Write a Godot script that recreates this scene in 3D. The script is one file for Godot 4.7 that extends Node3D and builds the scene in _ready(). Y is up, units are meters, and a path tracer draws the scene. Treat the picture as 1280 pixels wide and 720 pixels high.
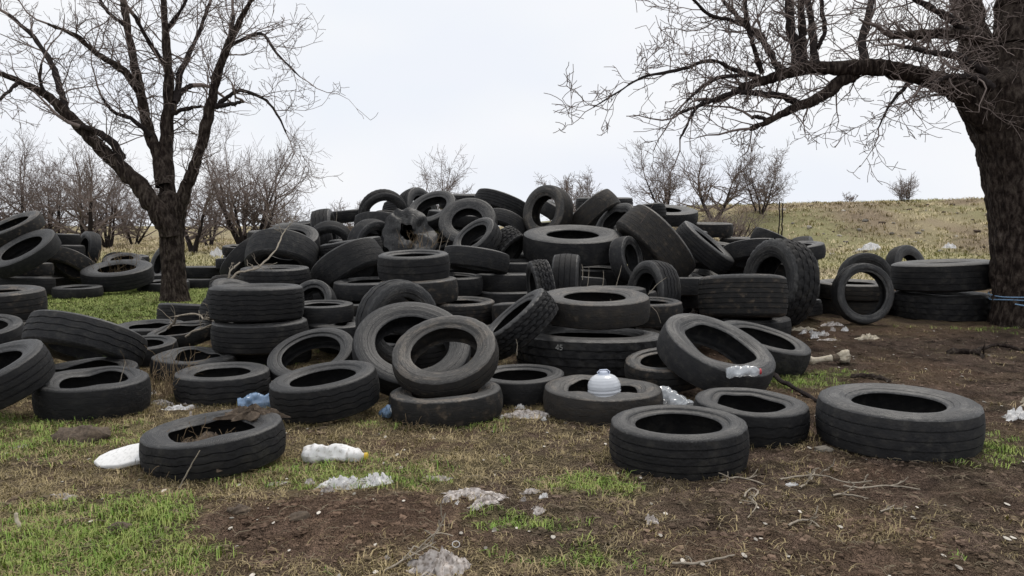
extends Node3D
# A heap of dumped tyres on a muddy field between two bare trees, overcast day.

const FOCAL := 1050.0      # pixels, for a picture 1280 wide
const EYE := 1.05          # camera height
var pitch := atan(80.0 / 1050.0)

const TYRE_GROUPS := ["tyres scattered in front of the heap", "tyres of the main heap", "tyres at the grassy end of the heap", "tyres of the smaller heap behind the bare tree", "tyres leaning near the thick tree trunk"]
# x, y, z, axis x, y, z, diameter, width, rim ratio, tread (0 ribbed, 1 bald, 2 blocks), deformation, group, label
const TYRES := [
	[1.864, 0.103, -4.004, 0.000, 0.999, 0.035, 0.747, 0.225, 0.56, 0, 0.00, 0, "large wide tyre lying flat alone on mud beside a pale flat stone"],
	[0.737, 0.089, -3.663, -0.012, 0.999, 0.033, 0.610, 0.200, 0.62, 0, 0.00, 0, "scuffed ribbed tyre lying flat on mud in front of the clear bottle"],
	[1.197, 0.085, -4.165, 0.035, 0.998, 0.060, 0.571, 0.175, 0.60, 0, 0.35, 0, "buckled tyre lying flat on mud between the stick and the scuffed tyre"],
	[0.506, 0.073, -4.627, 0.000, 0.999, 0.035, 0.661, 0.165, 0.55, 1, 0.90, 0, "squashed brownish grey tyre with a large water jug standing in it"],
	[-1.312, 0.087, -3.643, -0.075, 0.996, 0.044, 0.611, 0.165, 0.58, 0, 0.40, 0, "tyre lying in the grass with soil and dead grass inside it"],
	[-1.040, 0.124, -4.619, -0.120, 0.988, 0.101, 0.603, 0.200, 0.60, 0, 0.00, 0, "deeply ribbed tyre lying tilted beside the crushed blue bottle"],
	[-0.363, 0.070, -4.567, -0.049, 0.999, 0.018, 0.626, 0.155, 0.58, 1, 0.20, 0, "smooth grey tyre on the ground with another tyre propped on top"],
	[-0.378, 0.298, -4.734, -0.113, 0.839, 0.533, 0.610, 0.145, 0.62, 0, 0.00, 0, "brown dusted blocky tyre propped upright on a flat grey tyre"],
	[-0.629, 0.268, -5.236, 0.128, 0.788, 0.602, 0.744, 0.155, 0.62, 1, 0.00, 1, "big smooth tyre leaning just behind the propped brown tyre"],
	[-0.790, 0.378, -5.766, 0.587, -0.035, 0.809, 0.586, 0.180, 0.60, 0, 0.00, 1, "upright ribbed tyre leaning behind the big smooth leaning tyre"],
	[-1.271, 0.190, -5.311, -0.125, 0.891, 0.436, 0.571, 0.125, 0.66, 1, 0.00, 0, "thin tyre with wide opening tilted against the tyres behind the ribbed one"],
	[-1.770, 0.076, -5.087, 0.000, 0.999, 0.035, 0.572, 0.175, 0.58, 0, 0.00, 0, "tyre lying flat on soil between the blue bottle and dead weeds"],
	[-2.231, 0.067, -5.829, 0.045, 0.998, 0.053, 0.579, 0.150, 0.60, 1, 0.80, 2, "flattened tyre with wavy opening lying beside the dead weed clump"],
	[-1.853, 0.244, -6.145, 0.000, 1.000, 0.017, 0.696, 0.220, 0.56, 0, 0.00, 2, "middle tyre of the stack of three wide tyres"],
	[-1.883, 0.476, -6.172, 0.000, 1.000, -0.017, 0.685, 0.250, 0.56, 0, 0.00, 2, "top tyre of the stack of three wide tyres"],
	[-1.895, 0.061, -6.399, 0.000, 1.000, 0.000, 0.693, 0.170, 0.56, 0, 0.00, 2, "bottom tyre of the stack of three wide tyres"],
	[-3.135, 0.143, -8.330, 0.042, 0.993, -0.115, 0.758, 0.220, 0.58, 0, 0.00, 2, "grooved tyre lying close to the foot of the bare tree"],
	[-3.205, 0.089, -7.393, 0.000, 0.998, 0.070, 0.596, 0.160, 0.58, 1, 0.40, 2, "low worn tyre lying on the lawn beside the fallen pale branches"],
	[-2.707, 0.146, -6.851, -0.112, 0.985, 0.133, 0.552, 0.120, 0.66, 1, 0.80, 2, "thin crumpled tyre under the fallen pale branch"],
	[-2.812, 0.078, -6.344, 0.000, 0.995, 0.105, 0.508, 0.160, 0.60, 1, 0.00, 2, "worn tyre lying behind the dead weed clump"],
	[-2.934, 0.240, -5.745, 0.150, 0.899, -0.412, 0.778, 0.220, 0.56, 0, 0.00, 2, "big grooved tyre tilted over a flat one, its tread facing outward"],
	[-2.735, 0.070, -5.353, 0.018, 0.999, 0.049, 0.617, 0.130, 0.58, 1, 0.60, 2, "flattened tyre pinned under the big tilted grooved tyre"],
	[-2.380, 0.089, -4.705, 0.026, 0.999, 0.045, 0.612, 0.200, 0.60, 1, 0.70, 2, "smooth worn tyre sunk in the soil with grass growing inside"],
	[-2.849, 0.204, -4.514, -0.231, 0.927, 0.295, 0.654, 0.190, 0.62, 0, 0.00, 2, "tilted ribbed tyre leaning beside the tyre with grass inside"],
	[-4.078, 0.422, -6.610, 0.000, 0.999, 0.052, 0.717, 0.230, 0.54, 0, 0.00, 2, "wide tyre lying flat on top of smaller tyres near the lawn"],
	[-3.786, 0.256, -6.005, 0.083, 0.970, 0.227, 0.488, 0.170, 0.58, 1, 0.00, 2, "small worn tyre squeezed under the wide flat tyre near the lawn"],
	[-3.631, 0.217, -6.415, 0.150, 0.985, -0.087, 0.409, 0.150, 0.58, 1, 0.00, 2, "small grey tyre wedged behind the big tilted grooved tyre"],
	[-4.082, 0.090, -6.687, 0.045, 0.999, -0.026, 0.702, 0.200, 0.58, 1, 0.00, 2, "bottom tyre on the ground under the wide flat tyre near the lawn"],
	[-6.052, 0.264, -12.874, 0.000, 0.978, 0.208, 1.032, 0.280, 0.52, 0, 0.00, 3, "big truck tyre lying flat with weeds growing in its opening"],
	[-6.981, 0.637, -12.047, -0.263, 0.829, 0.494, 0.976, 0.220, 0.60, 1, 0.00, 3, "big tilted tyre with open face lying on the smaller heap"],
	[-7.543, 0.968, -12.720, -0.263, 0.883, 0.389, 0.912, 0.220, 0.60, 1, 0.00, 3, "topmost tilted tyre of the smaller heap"],
	[-7.527, 0.788, -13.885, 0.000, 0.999, -0.035, 0.741, 0.200, 0.58, 0, 0.00, 3, "upper of two stacked tyres at the back of the smaller heap"],
	[-7.452, 0.598, -13.822, 0.000, 0.999, -0.035, 0.789, 0.220, 0.58, 0, 0.00, 3, "lower of two stacked tyres at the back of the smaller heap"],
	[-7.171, 0.617, -14.228, -0.655, 0.208, 0.727, 0.622, 0.200, 0.58, 1, 0.00, 3, "tyre standing upright at the back of the smaller heap"],
	[-6.870, 0.399, -13.134, 0.260, 0.788, -0.558, 0.729, 0.250, 0.58, 1, 0.00, 3, "smooth tyre leaning against the truck tyre with weeds"],
	[-7.319, 0.148, -12.278, 0.012, 0.998, -0.069, 1.119, 0.280, 0.56, 0, 0.00, 3, "long grooved truck tyre lying at the foot of the smaller heap"],
	[-6.269, 0.079, -12.087, 0.000, 0.999, 0.035, 0.675, 0.150, 0.58, 1, 0.00, 3, "low flat tyre lying on the lawn before the truck tyre with weeds"],
	[-5.504, 0.071, -13.233, 0.000, 0.999, 0.035, 0.782, 0.160, 0.58, 1, 0.00, 3, "flat tyre lying on the lawn behind the bare tree trunk"],
	[-6.702, 0.287, -14.584, 0.020, 0.829, -0.559, 0.806, 0.200, 0.60, 1, 0.00, 3, "dusty tyre standing behind the truck tyre with weeds"],
	[-6.272, 0.336, -15.154, -0.596, 0.375, 0.710, 0.724, 0.200, 0.60, 1, 0.00, 3, "tyre leaning upright just behind the bare tree trunk"],
	[-5.260, 0.234, -14.283, 0.000, 0.999, -0.035, 0.838, 0.200, 0.58, 0, 0.00, 3, "upper of two flat tyres stacked beyond the bare tree"],
	[-5.164, 0.066, -14.051, 0.000, 1.000, 0.000, 0.866, 0.180, 0.58, 0, 0.00, 3, "lower of two flat tyres stacked beyond the bare tree"],
	[-7.606, 0.364, -13.739, 0.139, 0.990, 0.000, 0.861, 0.220, 0.58, 1, 0.00, 3, "worn tyre lying on others in the middle of the smaller heap"],
	[-8.113, 0.130, -13.812, 0.000, 0.999, 0.035, 0.920, 0.220, 0.58, 1, 0.00, 3, "worn ground level tyre under the big tilted open faced tyre"],
	[-7.300, 0.106, -13.628, 0.000, 0.999, 0.035, 0.777, 0.220, 0.58, 1, 0.00, 3, "worn ground level tyre behind the low flat tyre on the lawn"],
	[-2.936, 0.639, -9.396, -0.718, 0.669, -0.192, 0.698, 0.200, 0.58, 1, 0.00, 1, "dark tyre leaning steeply at the end of the heap near the bare tree"],
	[-2.323, 0.711, -8.499, 0.020, 0.829, -0.559, 0.729, 0.280, 0.58, 1, 0.00, 1, "dark tyre standing behind the fallen pale branches"],
	[-2.114, 0.573, -7.485, 0.000, 0.999, 0.035, 0.614, 0.190, 0.58, 0, 0.00, 1, "flat tyre under the fallen pale branches, behind the three tyre stack"],
	[-2.128, 0.386, -7.571, 0.000, 0.999, 0.035, 0.637, 0.190, 0.58, 0, 0.00, 1, "second flat tyre below the fallen branches, behind the three tyre stack"],
	[-2.075, 0.813, -9.610, 0.131, -0.342, 0.931, 0.549, 0.180, 0.60, 1, 0.00, 1, "tyre leaning back on the heap with weeds in its dark opening"],
	[-2.304, 0.912, -10.415, 0.983, 0.174, -0.052, 0.654, 0.240, 0.58, 0, 0.00, 1, "grooved tyre standing on edge at the low end of the heap top"],
	[-2.609, 0.763, -10.413, 0.000, 0.105, 0.995, 0.495, 0.170, 0.60, 1, 0.00, 1, "dark tyre peeking out beside the grooved tyre standing on edge"],
	[-1.540, 0.618, -7.967, -0.519, 0.809, -0.276, 0.722, 0.290, 0.56, 1, 0.00, 1, "broad smooth tyre slanting on its side beside the two tyre stack"],
	[-1.547, 0.824, -9.269, 0.708, -0.174, 0.684, 0.572, 0.180, 0.60, 1, 0.00, 1, "worn tyre standing turned aside next to the crumpled tyre"],
	[-1.120, 0.908, -9.163, 0.224, 0.500, 0.837, 0.638, 0.200, 0.26, 1, 2.20, 1, "badly crumpled torn tyre on the upper heap"],
	[-1.565, 1.176, -10.247, 0.287, -0.375, 0.882, 0.602, 0.170, 0.62, 0, 0.00, 1, "tyre standing on the heap top with sky showing through its opening"],
	[-1.192, 1.202, -10.743, 0.807, 0.309, 0.504, 0.632, 0.200, 0.60, 0, 0.00, 1, "dark ribbed tyre standing behind the arch shaped tyre on the heap top"],
	[-1.564, 1.040, -9.920, 0.000, 0.961, -0.276, 0.585, 0.180, 0.60, 1, 0.00, 1, "flat tyre under the arch shaped tyre on the heap top"],
	[-0.924, 1.208, -9.840, -0.282, 0.766, 0.578, 0.607, 0.150, 0.62, 1, 0.00, 1, "tilted pale grey tyre with oval opening on the heap top"],
	[-0.487, 1.050, -9.327, -0.110, 0.616, 0.780, 0.655, 0.170, 0.52, 1, 0.00, 1, "big thick tyre facing forward near the heap top"],
	[-0.661, 1.348, -11.255, 0.000, 0.999, 0.052, 0.640, 0.200, 0.58, 0, 0.00, 1, "flat tyre lying at the very back of the heap top"],
	[-0.101, 1.241, -10.645, 0.358, 0.906, -0.224, 0.808, 0.220, 0.58, 0, 0.00, 1, "long dark tyre sloping down along the heap top"],
	[-0.101, 0.971, -9.973, 0.335, 0.743, -0.579, 0.622, 0.200, 0.58, 1, 0.00, 1, "worn tyre lying under the long sloping tyre"],
	[-0.360, 0.882, -8.658, -0.535, 0.695, 0.481, 0.530, 0.180, 0.60, 0, 0.00, 1, "small tilted tyre with pale rim beside the knobbly tyre"],
	[-0.088, 0.776, -8.882, -0.732, 0.559, -0.389, 0.520, 0.200, 0.60, 2, 0.00, 1, "knobbly tyre with blocky tread slanting on the heap"],
	[-0.337, 0.709, -7.888, 0.134, 0.978, -0.159, 0.632, 0.190, 0.58, 1, 0.00, 1, "smooth tyre on its side next to the two tyre stack top"],
	[0.061, 0.593, -8.552, 0.000, 0.999, 0.052, 0.518, 0.170, 0.60, 1, 0.00, 1, "flat tyre half hidden below the knobbly tyre"],
	[-0.816, 0.702, -6.978, -0.015, 0.996, 0.086, 0.602, 0.215, 0.62, 0, 0.00, 1, "top tyre of the stack of two in the middle of the heap"],
	[-0.766, 0.504, -6.882, -0.045, 0.999, 0.026, 0.649, 0.200, 0.58, 1, 0.00, 1, "lower tyre of the stack of two in the middle of the heap"],
	[-1.277, 0.469, -7.558, -0.026, 0.999, 0.045, 0.666, 0.160, 0.60, 1, 0.00, 1, "flat tyre jutting out beside the stack of two"],
	[-0.537, 0.505, -7.571, 0.018, 0.999, 0.049, 0.550, 0.170, 0.60, 1, 0.00, 1, "flat open tyre just behind the stack of two"],
	[-0.421, 0.332, -6.888, 0.000, 0.999, 0.052, 0.578, 0.190, 0.58, 0, 0.00, 1, "scored flat tyre at the foot of the stack of two"],
	[-0.049, 0.495, -8.013, 0.000, 0.999, -0.035, 0.617, 0.170, 0.58, 1, 0.00, 1, "upper of two flat tyres beside the tyre standing on edge"],
	[-0.043, 0.335, -7.781, 0.000, 0.999, -0.035, 0.639, 0.190, 0.58, 1, 0.00, 1, "lower of two flat tyres beside the tyre standing on edge"],
	[-1.657, 0.395, -6.993, -0.153, 0.469, 0.870, 0.376, 0.150, 0.60, 1, 0.00, 1, "small tyre leaning upright behind the stack of three"],
	[-1.331, 0.313, -7.215, 0.006, 0.999, 0.034, 0.521, 0.150, 0.58, 1, 0.00, 1, "flat smooth tyre below the broad slanting tyre"],
	[-1.507, 0.357, -6.617, 0.000, 0.999, 0.035, 0.510, 0.140, 0.58, 1, 0.00, 1, "thin flat tyre next to the stack of three"],
	[-1.356, 0.218, -6.533, 0.009, 0.999, 0.052, 0.545, 0.160, 0.40, 1, 0.90, 1, "collapsed flat tyre with slit like opening behind the tilted thin tyre"],
	[0.411, 1.182, -9.693, -0.659, 0.174, 0.732, 0.628, 0.200, 0.56, 1, 0.00, 1, "upright tyre turned aside on the heap top, open right through"],
	[0.633, 0.835, -8.784, 0.000, 0.985, 0.174, 1.042, 0.270, 0.52, 1, 0.00, 1, "huge thick truck tyre lying flat high on the heap"],
	[0.489, 0.498, -7.530, 0.990, 0.000, 0.139, 0.575, 0.240, 0.58, 0, 0.00, 1, "wide tyre standing on edge in front of the huge truck tyre"],
	[0.249, 0.485, -7.228, 0.979, 0.105, -0.173, 0.525, 0.165, 0.58, 2, 0.00, 1, "narrow tyre standing on edge beside the wide one on edge"],
	[1.243, 1.309, -11.375, 0.000, 0.999, 0.035, 0.775, 0.200, 0.58, 0, 0.00, 1, "dark flat tyre lying at the back of the heap top"],
	[0.951, 1.148, -9.908, -0.644, 0.719, -0.260, 0.709, 0.240, 0.58, 1, 0.00, 1, "smooth tyre slanting steeply at the back of the heap top"],
	[1.207, 1.027, -9.560, -0.646, 0.616, 0.452, 0.567, 0.200, 0.58, 1, 0.50, 1, "dented tyre leaning behind the bald giant"],
	[1.994, 1.166, -11.076, 0.024, 0.985, 0.172, 0.888, 0.180, 0.50, 1, 0.00, 1, "thick truck tyre lying flat at the far end of the heap top"],
	[1.504, 0.819, -8.830, 0.759, 0.643, -0.107, 0.928, 0.340, 0.56, 1, 0.00, 1, "giant bald tyre slanting with its wide smooth tread outward"],
	[1.144, 0.699, -8.397, 0.801, 0.208, 0.561, 0.464, 0.160, 0.60, 1, 0.00, 1, "small tyre standing in the gap beside the huge truck tyre"],
	[1.257, 0.423, -7.474, -0.909, 0.105, 0.405, 0.614, 0.210, 0.60, 0, 0.00, 1, "upright tyre with finely ribbed tread arching over a flat tyre"],
	[0.606, 0.443, -6.133, 0.000, 0.996, 0.087, 0.808, 0.195, 0.56, 1, 0.00, 1, "large tyre lying flat on the chalk marked truck tyre"],
	[0.565, 0.142, -6.001, 0.012, 0.999, -0.033, 1.072, 0.270, 0.56, 2, 0.00, 1, "long truck tyre lying flat with a chalk mark on its tread"],
	[0.047, 0.361, -5.758, -0.637, 0.766, 0.089, 0.591, 0.190, 0.58, 2, 0.00, 1, "tyre leaning diagonally against the large flat tyre"],
	[0.048, 0.077, -5.005, -0.026, 0.999, 0.045, 0.553, 0.170, 0.60, 1, 0.00, 0, "flat tyre between the propped brown tyre and the water jug"],
	[0.956, 0.149, -5.175, -0.087, 0.985, 0.150, 0.510, 0.150, 0.60, 0, 0.00, 0, "tilted tyre behind the water jug tyre"],
	[1.236, 0.257, -5.061, 0.280, 0.891, 0.358, 0.710, 0.190, 0.62, 1, 0.55, 0, "warped tyre tilted open with a red capped bottle lying in it"],
	[1.791, 0.171, -5.960, 0.224, 0.956, 0.188, 0.664, 0.180, 0.64, 1, 0.00, 0, "tyre with wide dark opening tilted behind the warped tyre"],
	[2.002, 0.419, -7.273, 0.000, 0.993, -0.122, 0.758, 0.360, 0.56, 0, 0.00, 1, "very wide tyre with many parallel grooves lying on its side"],
	[2.163, 0.114, -7.651, 0.000, 0.999, 0.035, 0.763, 0.200, 0.56, 0, 0.00, 1, "flat tyre on the ground under the very wide grooved tyre"],
	[2.640, 0.467, -8.280, -0.935, 0.105, 0.340, 0.885, 0.300, 0.56, 2, 0.00, 1, "big upright tyre with coarse block tread behind the wide grooved tyre"],
	[2.755, 0.689, -9.513, 0.000, 0.951, -0.309, 0.778, 0.220, 0.56, 1, 0.00, 1, "smooth tyre lying behind the coarse block tread tyre"],
	[2.097, 0.789, -9.191, 0.596, 0.766, 0.241, 0.718, 0.220, 0.58, 0, 0.00, 1, "ribbed tyre slanting beside the bald giant"],
	[2.580, 0.975, -11.084, 0.000, 0.999, 0.035, 0.650, 0.180, 0.58, 1, 0.00, 1, "flat tyre near the back of the heap by the small trees"],
	[1.762, 0.439, -8.269, 0.000, 0.999, -0.052, 0.576, 0.180, 0.58, 1, 0.00, 1, "flat tyre between the arching ribbed tyre and the wide grooved tyre"],
	[1.114, 0.340, -6.766, 0.000, 0.999, 0.052, 0.531, 0.190, 0.58, 1, 0.00, 1, "flat tyre under the arching ribbed tyre"],
	[3.359, 0.539, -9.598, 0.890, 0.139, 0.434, 0.750, 0.220, 0.58, 1, 0.00, 1, "smooth tyre standing upright behind the coarse block tread tyre"],
	[3.691, 0.319, -8.818, 0.104, 0.105, 0.989, 0.649, 0.160, 0.70, 0, 0.00, 4, "thin tyre standing upright facing forward before a flat pair"],
	[4.014, 0.279, -9.873, 0.000, 0.999, 0.035, 0.849, 0.190, 0.58, 0, 0.00, 4, "upper of the flat pair behind the thin upright tyre"],
	[4.049, 0.088, -9.964, 0.000, 0.999, 0.035, 0.876, 0.200, 0.58, 0, 0.00, 4, "lower of the flat pair behind the thin upright tyre"],
	[4.578, 0.329, -10.876, 0.000, 0.070, 0.998, 0.706, 0.180, 0.60, 1, 0.00, 4, "tyre standing upright behind the flat pair"],
	[5.887, 0.371, -12.522, 0.456, 0.242, 0.857, 0.740, 0.200, 0.56, 1, 0.00, 4, "small tyre standing beyond the two stacked truck tyres"],
	[4.871, 0.473, -9.484, -0.052, 0.999, -0.009, 1.086, 0.320, 0.54, 0, 0.00, 4, "upper of two truck tyres stacked against the thick tree trunk"],
	[4.906, 0.126, -9.543, 0.000, 1.000, 0.000, 1.079, 0.300, 0.54, 2, 0.00, 4, "lower of two truck tyres stacked against the thick tree trunk"],
	[0.900, 0.494, -8.984, 0.018, 0.999, 0.049, 0.669, 0.190, 0.58, 1, 0.00, 1, "topmost of three flat tyres stacked beneath the huge truck tyre"],
	[0.840, 0.306, -8.969, 0.000, 0.999, 0.035, 0.669, 0.190, 0.58, 0, 0.00, 1, "middle of three flat tyres stacked beneath the huge truck tyre"],
	[0.874, 0.110, -8.954, 0.000, 0.999, 0.035, 0.669, 0.190, 0.58, 1, 0.00, 1, "bottom of three flat tyres stacked beneath the huge truck tyre"],
]
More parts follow.
